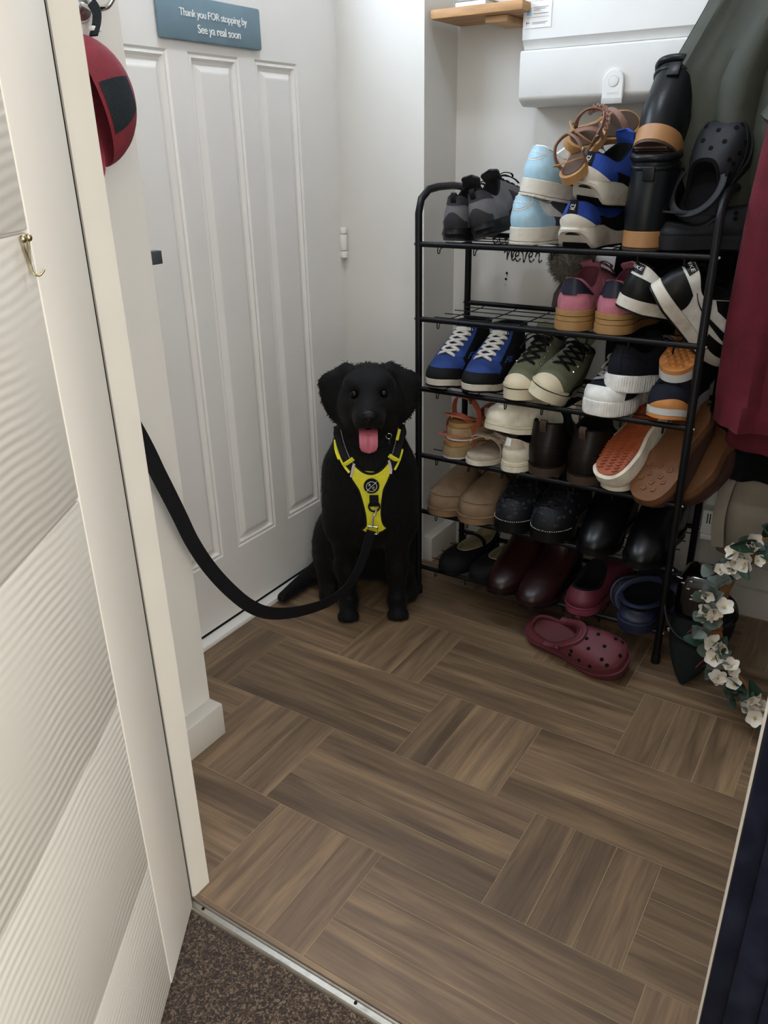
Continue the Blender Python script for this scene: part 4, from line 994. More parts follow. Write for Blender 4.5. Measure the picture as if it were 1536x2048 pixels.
p0 = base-nr*.001; mid = p0+dr*(ln*.55)[:, None]; tip = mid+(dr-nr*.18)*(ln*.45)[:, None]
fv = np.stack([p0-sd*wd, p0+sd*wd, mid+sd*wd*.7, mid-sd*wd*.7, tip], 1)[keep].reshape(-1, 3)
n_ = len(fv)//5; o5 = np.arange(n_)[:, None]*5
me = bpy.data.meshes.new('fur'); fs = [tuple(q) for q in (o5+np.array([0, 1, 2, 3]))]+[tuple(q) for q in (o5+np.array([3, 2, 4]))]
me.from_pydata([tuple(p) for p in fv], [], fs); me.shade_smooth(); fur = bpy.data.objects.new('fur', me); C.objects.link(fur); me.materials.append(M_fur); fur.parent = dog; fur['kind'] = 'stuff'
# eyes, nose, tongue
M_eye = mat('dark_brown_eye', '#0b0604', .12, .2, 60); M_nose = mat('wet_nose', '#0b0b0c', .28, .15, 120, .5, 500); M_tong = mat('pink_tongue', '#c4697a', .42, .08, 40, .25, 260)
for s in (-1, 1):
    e = MB().ball((.004+s*.033, -.0665, .613), (.0098, .0088, .0088), 16, 12).build('eye', M_eye, dog)
nb = MB(); nb.ball((.002, -.126, .5815), (.0195, .012, .0125), 18, 12); nb.ball((.002, -.131, .5745), (.008, .007, .009), 10, 8); nose = nb.build('nose', M_nose, dog)
for s in (-1, 1): MB().ball((.002+s*.0095, -.1365, .5795), (.0040, .0030, .0030), 10, 6).build('nostril', M_dark, nose)
tg = []
for i, (y, z, wdt) in enumerate([(-.060, .536, .019), (-.085, .5385, .020), (-.103, .537, .0205), (-.114, .530, .0205), (-.119, .519, .0205), (-.120, .508, .020), (-.119, .499, .017), (-.118, .4945, .010), (-.1175, .4930, .002)]):
    tg.append([(.000+wdt*q, y-.0030*(1-q*q)*(1 if i > 2 else -.3)+(.0022*math.exp(-(q/.12)**2) if 2 < i < 8 else 0), z) for q in np.linspace(-1, 1, 17)])
tb2 = MB(); P = np.array(tg); Q = P.copy()[:, ::-1]; Q[:, :, 1] += .004; Q[:, :, 2] -= .002
tb2.grid(np.concatenate([P, Q], 1), closed_v=True); tb2.build('tongue', M_tong, dog)
MB().bbox(-.018, .022, -.105, -.060, .530, .5365, .003).build('mouth_floor', mat('mouth_dark', '#1c0d10', .5), dog)

# ---------------------------------------------------------------- harness (worn by the dog), lead
M_yel = mat('yellow_nylon', '#e2dc2a', .62, .06, 60, .35, 500); M_web = F('black_webbing', '#101013', .75, bump=.6, bscale=300); M_refl = mat('reflective_trim', '#b9aeb0', .4)
def front(x, z, y0=-.20):
    """point on the dog's coat straight behind (x,z)"""
    x = np.asarray(x, float); z = np.asarray(z, float); y = np.full(x.shape, y0)
    for _ in range(40):
        y = y+np.clip(dog_sdf(np.stack([x, y, z], -1)), -.02, .05)*.9
        y = np.minimum(y, .12)
    return np.stack([x, y, z], -1)
hz = thing('dog_harness', 'bright yellow and black dog harness on the black dog', 'harness', M=MDOG)
def sheet(name, m, rowsxz, off, th=.0025, parent=None, k=15):
    """rowsxz: list of (z_left, x_left, z_right, x_right) rows from top to bottom"""
    P = []
    for zl, xl, zr, xr in rowsxz:
        u = np.linspace(0, 1, k); pts = front(xl+(xr-xl)*u, zl+(zr-zl)*u); pts[:, 1] -= off; P.append(pts)
    P = np.array(P)
    for _ in range(3): P[1:-1, :, 1] = (P[:-2, :, 1]+2*P[1:-1, :, 1]+P[2:, :, 1])/4
    Q = P[:, ::-1].copy(); Q[:, :, 1] += th+.003
    b = MB(); b.grid(np.concatenate([P, Q], 1), closed_v=True); n = 2*k
    b.f.append(tuple(range(n))); b.f.append(tuple(range((len(P)-1)*n, len(P)*n))); return b.build(name, m, parent or hz)
keys = [(.452, -.034, .456, .045), (.444, -.037, .446, .048), (.430, -.040, .434, .050), (.419, -.043, .424, .048), (.405, -.034, .407, .040), (.392, -.026, .392, .032), (.375, -.021, .375, .029), (.353, -.016, .353, .026), (.330, -.012, .330, .025), (.312, -.011, .312, .027), (.300, -.012, .300, .031), (.290, -.022, .291, .038), (.283, -.016, .284, .030), (.279, -.002, .279, .018)]
def interp(keys, n):
    K = np.array(keys); s_ = np.linspace(0, len(K)-1, n); return [tuple(np.array([np.interp(q, range(len(K)), K[:, j]) for j in range(4)])) for q in s_]
# neckline: the top edge dips in the middle
rowsN = interp(keys, 34)
P = []
for i, (zl, xl, zr, xr) in enumerate(rowsN):
    u = np.linspace(0, 1, 17); dip = .024*np.sin(np.pi*u)**.8*max(0, 1-i/12); pts = front(xl+(xr-xl)*u, zl+(zr-zl)*u-dip); pts[:, 1] -= .011; P.append(pts)
P = np.array(P)
for _ in range(4): P[1:-1, :, 1] = (P[:-2, :, 1]+2*P[1:-1, :, 1]+P[2:, :, 1])/4
def slab(P, th): 
    Q = P[:, ::-1].copy(); Q[:, :, 1] += th; b = MB(); b.grid(np.concatenate([P, Q], 1), closed_v=True); n = 2*P.shape[1]
    b.f.append(tuple(range(n))); b.f.append(tuple(range((len(P)-1)*n, len(P)*n))); return b
plate = slab(P, .007).build('chest_plate', M_yel, hz)
def edge_tube(idx, col, r_=.0034):
    pts = [tuple(P[i, col]+np.array([0, .002, 0])) for i in idx]; return MB().tube(pts, r_, 8)
edge_tube(range(5, 34), 0).build('binding', M_web, hz); edge_tube(range(5, 34), -1).build('binding', M_web, hz)
MB().tube([tuple(p+np.array([0, .002, 0])) for p in P[0]], .0034, 8).build('binding', M_web, hz)
MB().tube([tuple(p+np.array([0, .002, 0])) for p in P[-1]], .0030, 8).build('binding', M_yel, hz)
for c_, s in ((0, -1), (-1, 1)):
    MB().tube([tuple(P[i, c_]+np.array([0, -.0015, 0])) for i in range(0, 8)], .0035, 8, flat=(.006, .003), up=(0, -1, 0)).build('reflective_trim', M_refl, hz)
def strap(name, m, pts, wd, off, th=.003, parent=None, back=None):
    cs = catmull([(x, 0, z) for x, z in pts], 7); Pp = front([c.x for c in cs], [c.z for c in cs])
    Pp[:, 1] -= off
    for _ in range(2): Pp[1:-1, 1] = (Pp[:-2, 1]+2*Pp[1:-1, 1]+Pp[2:, 1])/4
    L_ = [tuple(p) for p in Pp]
    if back: L_ = L_+[tuple(q) for q in catmull([L_[-1]]+back, 6)[1:]]
    b = MB(); b.tube(L_, .002, 10, flat=(wd, th), up=(0, -1, 0) if not back else None); return b.build(name, m, parent or hz)
for s, pts in ((-1, [(-.034, .436), (-.048, .452), (-.058, .470), (-.066, .490), (-.071, .512)]), (1, [(.046, .438), (.058, .456), (.066, .474), (.073, .494), (.077, .514)])):
    strap('shoulder_strap', M_web, pts, .022, .007); strap('stitching', M_refl, [(x-s*.007, z+.005) for x, z in pts], .0008, .0095, .0008)
    strap('strap_edge', M_yel, [(x+s*.012, z-.006) for x, z in pts[:3]], .006, .0095)
    strap('slider', M_yel, [(pts[1][0]-s*.012, pts[1][1]+.010), (pts[1][0]+s*.012, pts[1][1]-.008)], .010, .012, .004)
strap('shoulder_tab', M_yel, [(-.074, .488), (-.073, .472), (-.066, .456)], .014, .010)
strap('shoulder_tab', M_yel, [(.066, .492), (.070, .503), (.073, .512)], .007, .012)
# badge
bp = front(np.array([.004]), np.array([.404]))[0]; Mb = Matrix.Translation((bp[0], P[:, :, 1].min()*.0+bp[1]-.0165, bp[2])) @ Matrix.Rotation(R(90), 4, 'X')
bd = MB().lathe([(.0180, -.004), (.0180, .0), (.0165, .0015), (.0001, .0018)], Mb, 28).build('badge', M_web, hz)
ring = MB().tube([tuple(Mb @ Vector((.0120*math.cos(q), .0120*math.sin(q), .0022))) for q in np.linspace(0, 2*math.pi, 33)[:-1]], .0006, 6, closed=True); ring.build('badge_ring', M_white, bd)
MB().tube([tuple(Mb @ Vector((-.012, -.012, .0022))), tuple(Mb @ Vector((.012, .012, .0022)))], .0006, 6).build('badge_slash', M_white, bd)
text('badge_letter', 'R', Mb @ Matrix.Translation((-.0042, .0038, .0022)), .0085, M_white, bd); text('badge_letter', 'C', Mb @ Matrix.Translation((.0045, -.0042, .0022)), .0085, M_white, bd)
# D-ring and its tab
dp = front(np.array([.009]), np.array([.365]))[0]; dy = dp[1]-.0155
MB().bbox(.009-.0105, .009+.0105, dy-.002, dy+.002, .354, .382, .0012).build('ring_tab', M_web, hz)
MB().tube([(.009+.0125*math.cos(q), dy-.003, .355+.0125*math.sin(q)) for q in np.linspace(0, 2*math.pi, 25)[:-1]], .0022, 8, closed=True).build('d_ring', M_black, hz)
MB().tube([(-.026+.007*math.cos(q), -.052, .190+.009*math.sin(q)) for q in np.linspace(0, 2*math.pi, 19)[:-1]], .0012, 6, closed=True).build('side_ring', M_chrome, hz)
# collar with tag ring
cl = thing('dog_collar', 'thin black collar with a silver ring round the dog\'s neck', 'collar', M=MDOG)
pts = [(.004+.080*math.sin(q), .020-.074*math.cos(q), .495-.016*math.cos(q)) for q in np.linspace(0, 2*math.pi, 41)[:-1]]
MB().tube(pts, .004, 8, closed=True, flat=(.014, .004)).build('band', M_web, cl)
rp = front(np.array([.047]), np.array([.506]))[0]
MB().tube([(.047+.0065*math.cos(q), rp[1]-.008, .506+.0065*math.sin(q)) for q in np.linspace(0, 2*math.pi, 21)[:-1]], .0010, 6, closed=True).build('tag_ring', M_chrome, cl)
MB().bbox(.0455, .0505, rp[1]-.0085, rp[1]-.0065, .480, .498, .001).build('leather_tab', f_dkbr, cl)
# lead: hangs in a curve to the wall at the left
A = MDOG @ Vector((.0085, dy-.008, .345))
lead = thing('dog_lead', 'black webbing lead hanging in a loop from the dog harness to the left wall', 'lead', loc=(0, 0, 0))
cp0 = [A+Vector((0, 0, -.001)), A+Vector((.001, -.004, -.020)), A+Vector((.001, -.008, -.040))]
MB().tube(catmull([A+Vector((0, .001, .008)), A+Vector((.004, .003, .004)), A+Vector((.003, 0, -.006)), A+Vector((0, -.004, -.014)), A+Vector((0, -.007, -.034))], 5), [.0024]*21, 8).build('trigger_clip', M_chrome, lead)
q = A+Vector((.0, -.010, -.046))
MB().tube([q+Vector((-.011, 0, .010)), q+Vector((.011, .006, .010)), q+Vector((.011, .006, -.008)), q+Vector((-.011, 0, -.008))], .0022, 8, closed=True).build('clip_loop', M_chrome, lead)
pl = [q+Vector((0, -.003, .002)), (-.934, 1.350, .240), (-.940, 1.310, .198), (-.946, 1.255, .184), (-.952, 1.206, .187), (-.961, 1.130, .207), (-.968, 1.060, .239), (-.974, 1.010, .280), (-.979, .965, .337), (-.984, .925, .402), (-.987, .894, .468), (-.989, .875, .525), (-.991, .857, .578), (-.993, .843, .619), (-.995, .831, .658), (-.999, .815, .705), (-1.005, .79, .765)]
cs = catmull(pl, 6); b = MB(); rows_ = []
for i, c_ in enumerate(cs):
    t_ = (cs[min(i+1, len(cs)-1)]-cs[max(i-1, 0)]).normalized(); u_ = i/(len(cs)-1)
    tw = R(8+26*math.sin(u_*6.5+.6)); nn = Vector((.72, -.60, .35)); nn = (nn-t_*nn.dot(t_)).normalized(); side = t_.cross(nn)
    wv = side*math.cos(tw)+nn*math.sin(tw); nv_ = t_.cross(wv)
    rows_.append([tuple(c_+wv*.0135*a+nv_*.0012*b_) for a, b_ in ((-1, -1), (0, -1), (1, -1), (1, 1), (0, 1), (-1, 1))])
b.grid(rows_, closed_v=True); b.f.append(tuple(range(6))); b.f.append(tuple(range((len(cs)-1)*6, len(cs)*6))); b.build('webbing', M_web, lead, smooth=False)
lh = MB(); lh.tube(catmull([(XW, .79, .772), (XW+.02, .79, .766), (XW+.036, .79, .762), (XW+.042, .79, .776)], 5), .003, 8); lh.lathe([(.0001, 0), (.009, 0), (.009, .003), (.0001, .004)], Matrix.Translation((XW, .79, .776)) @ Matrix.Rotation(R(90), 4, 'Y'), 14)
tag(lh.build('lead_hook', M_chrome), 'small chrome wall hook holding the dog lead', 'hook')
# ---------------------------------------------------------------- consumer unit, label, alarm, shelf on the back wall
M_plast = mat('white_plastic', '#e2e2df', .38, .02, 12)
cu = thing('consumer_unit', 'white plastic electricity box mounted on the back wall above the shoe rack', 'electric box', (-.83, 1.88, 1.19))
def cl_(x, y, z): return x+.83, y-1.88, z-1.19
b = MB(); b.box(.012, .452, .022, .105, .010, .36); b.build('back_box', M_plast, cu, smooth=False)
b = MB()                                             # lower cover with rolled bottom edge
prof = [(.022, .100), (.108, .022), (.112, .004), (.110, .000), (.016, .0), (.008, .004), (.0, .016), (-.002, .026), (.004, .105)]
pr = [(.105, .112), (.020, .112), (.004, .110), (.0, .106), (.0, .020), (.004, .012), (.012, .008), (.022, .002), (.032, .0), (.105, .0)]
b.grid([[(x, y, z) for y, z in pr] for x in (0, .455)], closed_v=True); b.f.append(tuple(range(10))); b.f.append(tuple(range(10, 20))); b.build('lower_cover', M_plast, cu)
b = MB(); pr = [(.105, .112), (.014, .112), (.004, .127), (.0, .130), (.0, .36), (.105, .36)]
b.grid([[(x, y, z) for y, z in pr] for x in (.003, .455)], closed_v=True); b.f.append(tuple(range(6))); b.f.append(tuple(range(6, 12))); b.build('lid', M_plast, cu)
MF = Matrix(((1, 0, 0, 0), (0, 0, 1, 0), (0, 1, 0, 0), (0, 0, 0, 1))); MF = Matrix.Rotation(R(90), 4, 'X')
lb = thing('information_label', 'printed paper label with blue evans logo on the white electricity box', 'label', (-.8215, 1.8790, 1.341))
MB().box(0, .060, -.0005, .0005, 0, .105).build('paper', M_white, lb, smooth=False)
M_ink = mat('grey_ink', '#55575a', .7); M_bl = mat('blue_ink', '#2f6fa8', .6); M_pb = mat('pale_blue_ink', '#9fc4dc', .6); M_red = mat('red_ink', '#7a2438', .6)
text('lettering', 'evans', Matrix.Translation((.044, -.001, .063)) @ MF, .0125, M_bl, lb, extrude=.0001)
MB().box(.020, .026, -.0008, -.0004, .061, .064).build('logo_dash', M_bl, lb, smooth=False)
MB().box(.003, .015, -.0008, -.0004, .024, .039).build('blue_square', M_pb, lb, smooth=False)
b = MB()
for z, x0, x1 in ((.066, .003, .019), (.0625, .003, .020), (.0595, .003, .020), (.0565, .003, .018), (.0595, .030, .053)): b.box(x0, x1, -.0008, -.0004, z, z+.0007)
for z, x0, x1 in ((.0380, .018, .053), (.0350, .018, .047), (.0320, .018, .034), (.0262, .018, .053), (.0100, .016, .052), (.0075, .016, .047), (.0500, .002, .055), (.0200, .002, .055)): b.box(x0, x1, -.0008, -.0004, z, z+(.0004 if x0 == .002 else .0008))
b.build('text_lines', M_ink, lb, smooth=False)
b = MB(); b.box(.0015, .0105, -.0008, -.0004, .0095, .0105); b.box(.0035, .0045, -.0008, -.0004, .0065, .0130); b.build('red_cross', M_red, lb, smooth=False)
al = thing('door_chime', 'white arched plastic button unit stuck on the electricity box', 'alarm', (-.612, 1.8795, 1.186))
def arch(w_, h, k=14): return [(-w_, 0)]+[(w_*-math.cos(q), h-w_+w_*math.sin(q)) for q in np.linspace(0, math.pi, k)]+[(w_, 0)]
b = MB(); A0 = arch(.0225, .066); A1 = arch(.0205, .064)
b.grid([[(x, 0, z) for x, z in A0], [(x, -.006, z) for x, z in A0], [(x, -.008, z) for x, z in A1]], closed_v=True); n = len(A0); b.f.append(tuple(range(2*n, 3*n))); b.build('plate', M_plast, al)
MB().bbox(-.0226, .0226, -.0095, 0, 0, .012, .001).build('base_strip', mat('grey_white_plastic', '#bcbcb8', .5), al)
MB().tube([(.0105*math.cos(q), -.0085, .044+.0105*math.sin(q)) for q in np.linspace(0, 2*math.pi, 29)[:-1]], .0012, 8, closed=True).build('ring', M_plast, al)
MB().lathe([(.0095, 0), (.0092, .0015), (.0001, .0022)], Matrix.Translation((0, -.008, .044)) @ MF, 24).build('button', M_plast, al)
b = MB()
for k in range(5): b.tube([(-.011+k*.0052, -.0083, .0185+.0006*k), (-.0095+k*.0052, -.0083, .0225), (-.0075+k*.0052, -.0083, .0195)], .0004, 5)
b.build('embossed_mark', M_plast, al)
# rustic wooden shelf
M_pine = mat('rustic_pine', '#b58a5c', .6, .25, 9, .3, 60, stretch=(1, 6, 6)); M_pine2 = mat('pine_end', '#c9a377', .6, .15, 30)
sf = thing('wall_shelf', 'small rustic wooden shelf on the back wall left of the electricity box', 'shelf', (-1.0, 1.985, 1.372))
MB().bbox(-.035, .190, -.150, 0, 0, .019, .003).build('board', M_pine, sf)
MB().bbox(.085, .140, -.115, 0, -.014, -.0002, .003).build('bracket', M_pine2, sf)
bk = thing('book', 'white book lying flat on the wooden wall shelf', 'book', (-.985, 1.86, 1.3915))
MB().bbox(0, .075, 0, .11, .0025, .0115, .0005).build('pages', M_white, bk); b = MB(); b.bbox(-.002, .078, -.002, .112, 0, .0025, .0008); b.bbox(-.002, .078, -.002, .112, .0115, .0140, .0008); b.bbox(-.003, 0, -.002, .112, 0, .014, .0008); b.build('cover', mat('book_grey_cover', '#8d8e8a', .6), bk)
# wall lettering
M_vin = mat('black_vinyl', '#111113', .55)
wl = thing('wall_lettering', 'black handwritten style word decal reading never on the wall behind the rack', 'decal', (-.892, YB-.0006, .838))
def stroke(pts, sc=.011, ox=0., oz=0., r_=.0011):
    cs = catmull([(ox+x*sc, 0, oz+z*sc) for x, z in pts], 6); n = len(cs)
    return [tuple(c) for c in cs], [r_*(.55+.75*abs(math.sin(i*.33))) for i in range(n)]
glyph = {'n': [(-.3, 1.4), (0, 1.9), (.35, 1.6), (.35, .2), (.45, 1.0), (.9, 1.9), (1.25, 1.7), (1.3, .6), (1.5, .15), (1.9, .6)],
         'e': [(0, .9), (.6, 1.1), (.75, 1.6), (.4, 1.8), (.1, 1.2), (.2, .4), (.6, .1), (1.1, .6)],
         'v': [(-.1, 1.6), (.15, 1.8), (.4, .2), (.6, .2), (1.0, 1.7), (1.2, 1.5)],
         'r': [(0, .9), (.25, 1.7), (.35, 2.0), (.4, 1.65), (.75, 1.6), (.75, .5), (.95, .1), (1.3, .5)],
         'g': [(.9, 1.6), (.4, 1.8), (.05, 1.1), (.2, .5), (.6, .5), (.9, 1.4), (.8, -.4), (.3, -.9), (0, -.5)],
         'c': [(.8, 1.5), (.5, 1.8), (.1, 1.2), (.15, .4), (.5, .1), (.9, .4)],
         'd': [(.9, 1.5), (.4, 1.7), (.05, 1.0), (.2, .3), (.6, .3), (.95, 1.2), (1.1, 3.0), (.95, .6), (1.2, .2)],
         'a': [(.9, 1.5), (.4, 1.7), (.05, 1.0), (.2, .3), (.6, .3), (.95, 1.5), (.95, .6), (1.2, .2)],
         'm': [(-.2, 1.4), (0, 1.7), (.2, .2), (.5, 1.6), (.75, 1.5), (.75, .2), (1.1, 1.6), (1.4, 1.4), (1.4, .4), (1.7, .2)]}
adv = {'n': 1.9, 'e': 1.3, 'v': 1.35, 'r': 1.5, 'g': 1.2, 'c': 1.1, 'd': 1.4, 'a': 1.3, 'm': 1.9}
for word, ox, oz in (('never', 0., 0.), ('c', .118, .0), ('ecen', -.038, .041)):
    cx = ox
    for ch in word:
        p_, r_ = stroke(glyph[ch], .0140, cx, oz, .0014); MB().tube(p_, r_, 6).build('letter', M_vin, wl); cx += adv[ch]*.0140
b = MB()
for x, z, r_ in ((.006, -.030, .0035), (.004, -.045, .0034), (.003, -.060, .0012), (.007, -.036, .0015)): b.ball((x, 0, z), (r_, .0006, r_), 8, 5)
b.build('drip_dots', M_vin, wl)

# ---------------------------------------------------------------- bobble hat and black bag hanging behind the rack
M_pom = F('grey_faux_fur', '#736c62', .95, bump=.6); M_knit = F('brown_knit', '#4d3f3a', .95, bump=.8, bscale=160)
ht = thing('bobble_hat', 'knitted hat with a grey fur bobble hanging on the wall behind the rack', 'hat', (-.700, 1.945, .85))
pv = MB(); pv.ball((0, 0, 0), (.052, .034, .050), 16, 12); pv.build('bobble_core', M_pom, ht)
b = MB()
for k in range(1500):
    n = Vector(rng.normal(size=3)).normalized(); p = Vector((n.x*.051, n.y*.033, n.z*.049)); dr_ = (n+Vector(rng.normal(0, .35, 3))).normalized(); s = dr_.orthogonal().normalized()*.0011; l = rng.uniform(.008, .018)
    q = p+dr_*l; 
    if q.y > .036: continue
    b.add([p-s, p+s, q], [(0, 1, 2)])
b.build('bobble_fur', M_pom, ht, recalc=False, kind='stuff')
MB().lathe([(.012, 0), (.030, -.012), (.046, -.040), (.050, -.070), (.046, -.072)], Matrix.Translation((.006, .004, -.038)) @ Matrix.Scale(.55, 4, (0, 1, 0)), 20).build('knit_crown', M_knit, ht)
def cushion(x0, x1, y0, y1, z0, z1, p=4., n=28, m=16, wob=.0):
    cx, cy, cz = (x0+x1)/2, (y0+y1)/2, (z0+z1)/2; rx, ry, rz = (x1-x0)/2, (y1-y0)/2, (z1-z0)/2; rows_ = []
    for i in range(m+1):
        ph = -math.pi/2+math.pi*(i+.03)/(m+.06); row = []
        for k in range(n):
            th = 2*math.pi*k/n; f = lambda v, e: math.copysign(abs(v)**e, v); e = 2/p
            w_ = 1+wob*math.sin(5*th+2*ph)
            row.append((cx+rx*f(math.cos(ph), e)*f(math.cos(th), e)*w_, cy+ry*f(math.cos(ph), e)*f(math.sin(th), e)*w_, cz+rz*f(math.sin(ph), e)))
        rows_.append(row)
    return MB().grid(rows_, closed_v=True)
tb_ = thing('tote_bag', 'limp black fabric bag hanging on the wall behind the shoe rack', 'bag', (-.46, 1.945, .56))
cushion(-.135, .135, -.032, .030, 0, .365, 5, wob=.03).build('body', f_blk, tb_)
for s in (-.05, .05): MB().tube(catmull([(s-.03, -.01, .355), (s-.015, -.012, .39), (s+.015, -.012, .39), (s+.03, -.01, .355)], 5), .002, 8, flat=(.02, .003)).build('handle', f_blk, tb_)

# ---------------------------------------------------------------- coats hanging at the right
def garment(b, rows_, nf=9, amp=.012, ph=0., n=90, seed=0):
    """closed hanging cloth; rows (z, xl, xr, ymid, depth)"""
    K = np.array(rows_, float); m = 34; s_ = np.linspace(0, len(K)-1, m); G = []
    for i, q in enumerate(s_):
        z, xl, xr, ym, dp = [np.interp(q, range(len(K)), K[:, j]) for j in range(5)]
        th = np.linspace(0, 2*math.pi, n, endpoint=False); c_ = np.sign(np.cos(th))*np.abs(np.cos(th))**.7; s2 = np.sign(np.sin(th))*np.abs(np.sin(th))**.7
        u = (c_+1)/2; f_ = i/(m-1); am = amp*(.35+.9*f_)
        y = ym+dp/2*s2+np.where(s2 < 0, am*(np.sin(nf*u*2*math.pi*.5+ph+.8*math.sin(3*f_))+.5*np.sin(nf*u*4.4+ph*2+2*f_)+.35*np.sin(nf*u*9+7*f_)*f_), 0)
        x = (xl+xr)/2+(xr-xl)/2*c_+.004*np.sin(6*f_+ph)
        zz = z+(.006*np.sin(7*u+ph) if i == m-1 else 0*u); G.append(np.stack([x, y, zz], -1))
    G = np.array(G); b.grid(G, closed_v=True); b.f.append(tuple(range(n))); b.f.append(tuple(range((m-1)*n, m*n))); return b
M_olive = mat('dark_olive_waxed_cotton', '#363a30', .7, .15, 16, .25, 130); M_olive2 = mat('olive_waxed_cotton', '#42463b', .7, .15, 16, .25, 130)
M_burg = F('burgundy_fleece', '#5c1423', .95, var=.2, scale=18, bump=.4, bscale=200); M_blkc = F('black_wool', '#0b0b0c', .95); M_creamc = mat('beige_padded_cotton', '#8f877b', .8, .12, 14, .35, 60)
oj = thing('rain_jacket', 'dark olive jacket hanging at the right over the electricity box', 'jacket', (0, 0, 0))
garment(MB(), [(1.66, -.27, -.12, 1.83, .06), (1.58, -.33, -.05, 1.83, .08), (1.45, -.390, -.01, 1.825, .09), (1.34, -.430, .0, 1.82, .10), (1.22, -.490, .0, 1.815, .11), (1.10, -.500, .0, 1.815, .11), (.98, -.470, .0, 1.82, .10), (.90, -.40, .0, 1.83, .08)], 10, .012, .6).build('body', M_olive, oj)
b = MB(); cs = catmull([(-.08, 1.79, 1.56), (-.16, 1.775, 1.38), (-.20, 1.775, 1.28), (-.235, 1.785, 1.18), (-.255, 1.800, 1.12)], 6); b.tube(cs, [.060-.016*i/len(cs)+.006*math.sin(i*1.3)+.003*math.sin(i*3.1) for i in range(len(cs))], 18).build('sleeve', M_olive2, oj)
fl_ = thing('fleece_jacket', 'burgundy fleece jacket hanging at the far right beside the rack', 'jacket', (0, 0, 0))
garment(MB(), [(1.48, -.13, .05, 1.70, .06), (1.36, -.205, .07, 1.70, .08), (1.20, -.262, .08, 1.70, .09), (1.00, -.276, .08, 1.705, .10), (.80, -.283, .08, 1.71, .10), (.64, -.286, .08, 1.715, .10), (.625, -.288, .08, 1.715, .104), (.575, -.290, .08, 1.715, .108)], 7, .012, 1.7).build('body', M_burg, fl_)
garment(MB(), [(.60, -.262, .06, 1.745, .05), (.54, -.258, .06, 1.75, .06), (.515, -.250, .06, 1.75, .06)], 4, .006, .4).build('lower_layer', M_burg, fl_)
bc = thing('wool_coat', 'long black coat hanging behind the burgundy fleece', 'coat', (0, 0, 0))
garment(MB(), [(1.40, -.15, .02, 1.83, .05), (1.20, -.270, .08, 1.84, .06), (.85, -.295, .09, 1.845, .07), (.60, -.296, .09, 1.845, .075), (.425, -.298, .09, 1.845, .08)], 6, .010, 2.2).build('body', M_blkc, bc)
cc = thing('padded_coat', 'beige padded coat hanging low at the right beneath the dark coats', 'coat', (0, 0, 0))
garment(MB(), [(.62, -.26, .08, 1.895, .06), (.47, -.278, .08, 1.89, .07), (.40, -.276, .08, 1.89, .085), (.36, -.272, .08, 1.892, .07), (.345, -.271, .08, 1.892, .062), (.32, -.270, .08, 1.89, .08), (.26, -.268, .08, 1.888, .09), (.20, -.262, .08, 1.89, .07)], 4, .007, .9).build('body', M_creamc, cc)
MB().tube(catmull([(-.232, 1.850, .52), (-.240, 1.842, .45), (-.254, 1.838, .38), (-.258, 1.834, .31), (-.250, 1.832, .24)], 6), .003, 10, flat=(.028, .006), up=(0, -1, 0)).build('placket', M_creamc, cc)
for x, z in ((-.246, .415), (-.264, .418), (-.252, .265)): MB().lathe([(.0060, 0), (.0058, .0025), (.0045, .0035), (.0001, .0030)], Matrix.Translation((x, 1.834, z)) @ MF, 14).build('snap_button', mat('gunmetal', '#3a3836', .3, metal=.9), cc)
# slim white heater panel and plug-in unit on the wall
hp = thing('panel_heater', 'slim white upright panel against the wall behind the rack', 'heater', (-.40, 1.93, .235))
MB().bbox(0, .045, 0, .050, 0, .30, .003).build('panel', M_plast, hp); MB().bbox(.0475, .080, .006, .050, 0, .30, .003).build('panel', mat('grey_enamel', '#8f8f8d', .4), hp); MB().bbox(.0825, .115, .012, .050, 0, .30, .003).build('panel', M_plast, hp); MB().box(.0, .115, .02, .048, .004, .296).build('core', mat('grey_enamel', '#8f8f8d', .4), hp, smooth=False)
pu = thing('plug_in_unit', 'small white slotted plug-in unit beside the beige padded coat', 'device', (-.306, 1.905, .215))
MB().bbox(0, .040, 0, .06, .016, .080, .003).build('case', M_plast, pu); MB().bbox(.001, .039, .002, .06, 0, .0155, .003).build('base', M_plast, pu)
for k in range(4): MB().box(.012+k*.006, .0145+k*.006, -.0006, .001, .046, .072).build('slot', M_dark, pu, smooth=False)

# ---------------------------------------------------------------- patent bag, cloth bag, wreath on the floor at the right
M_pat = mat('black_patent', '#060607', .10, .1, 14, coat=.7); M_strapg = mat('dark_grey_strap', '#232326', .45)
pb_ = thing('handbag', 'shiny black patent handbag with chrome studs beside the right rack leg', 'bag', (-.250, 1.715, .0))
cushion(-.052, .060, -.055, .055, .100, .236, 4, wob=.02).build('body', M_pat, pb_)
MB().tube(catmull([(-.062, -.050, .215), (-.060, -.070, .150), (-.030, -.085, .105), (.02, -.090, .090), (.055, -.07, .085)], 6), .003, 8, flat=(.014, .004)).build('strap', M_strapg, pb_)
MB().tube(catmull([(.045, -.045, .21), (.075, -.060, .20), (.085, -.065, .165), (.06, -.062, .130)], 6), .006, 10).build('handle', M_pat, pb_)
for k, (x, z) in enumerate([(-.046, .228), (-.034, .216), (-.018, .224), (-.022, .204), (.004, .206), (-.010, .190), (-.012, .180), (-.040, .226), (.018, .198)]):
    MB().bbox(x-.004, x+.004, -.056, -.052, z-.0014, z+.0014, .0006, Matrix.Translation((0, 0, 0))).build('chrome_stud', M_chrome, pb_)
zp = thing('zip_pouch', 'small black pouch with a silver zip pull below the patent handbag', 'pouch', (-.250, 1.720, .0))
cushion(-.055, .050, -.05, .05, .058, .099, 3).build('body', f_blk, zp)
b = MB(); b.bbox(-.058, -.036, -.058, -.050, .082, .092, .001); b.build('zip_pull', M_chrome, zp)
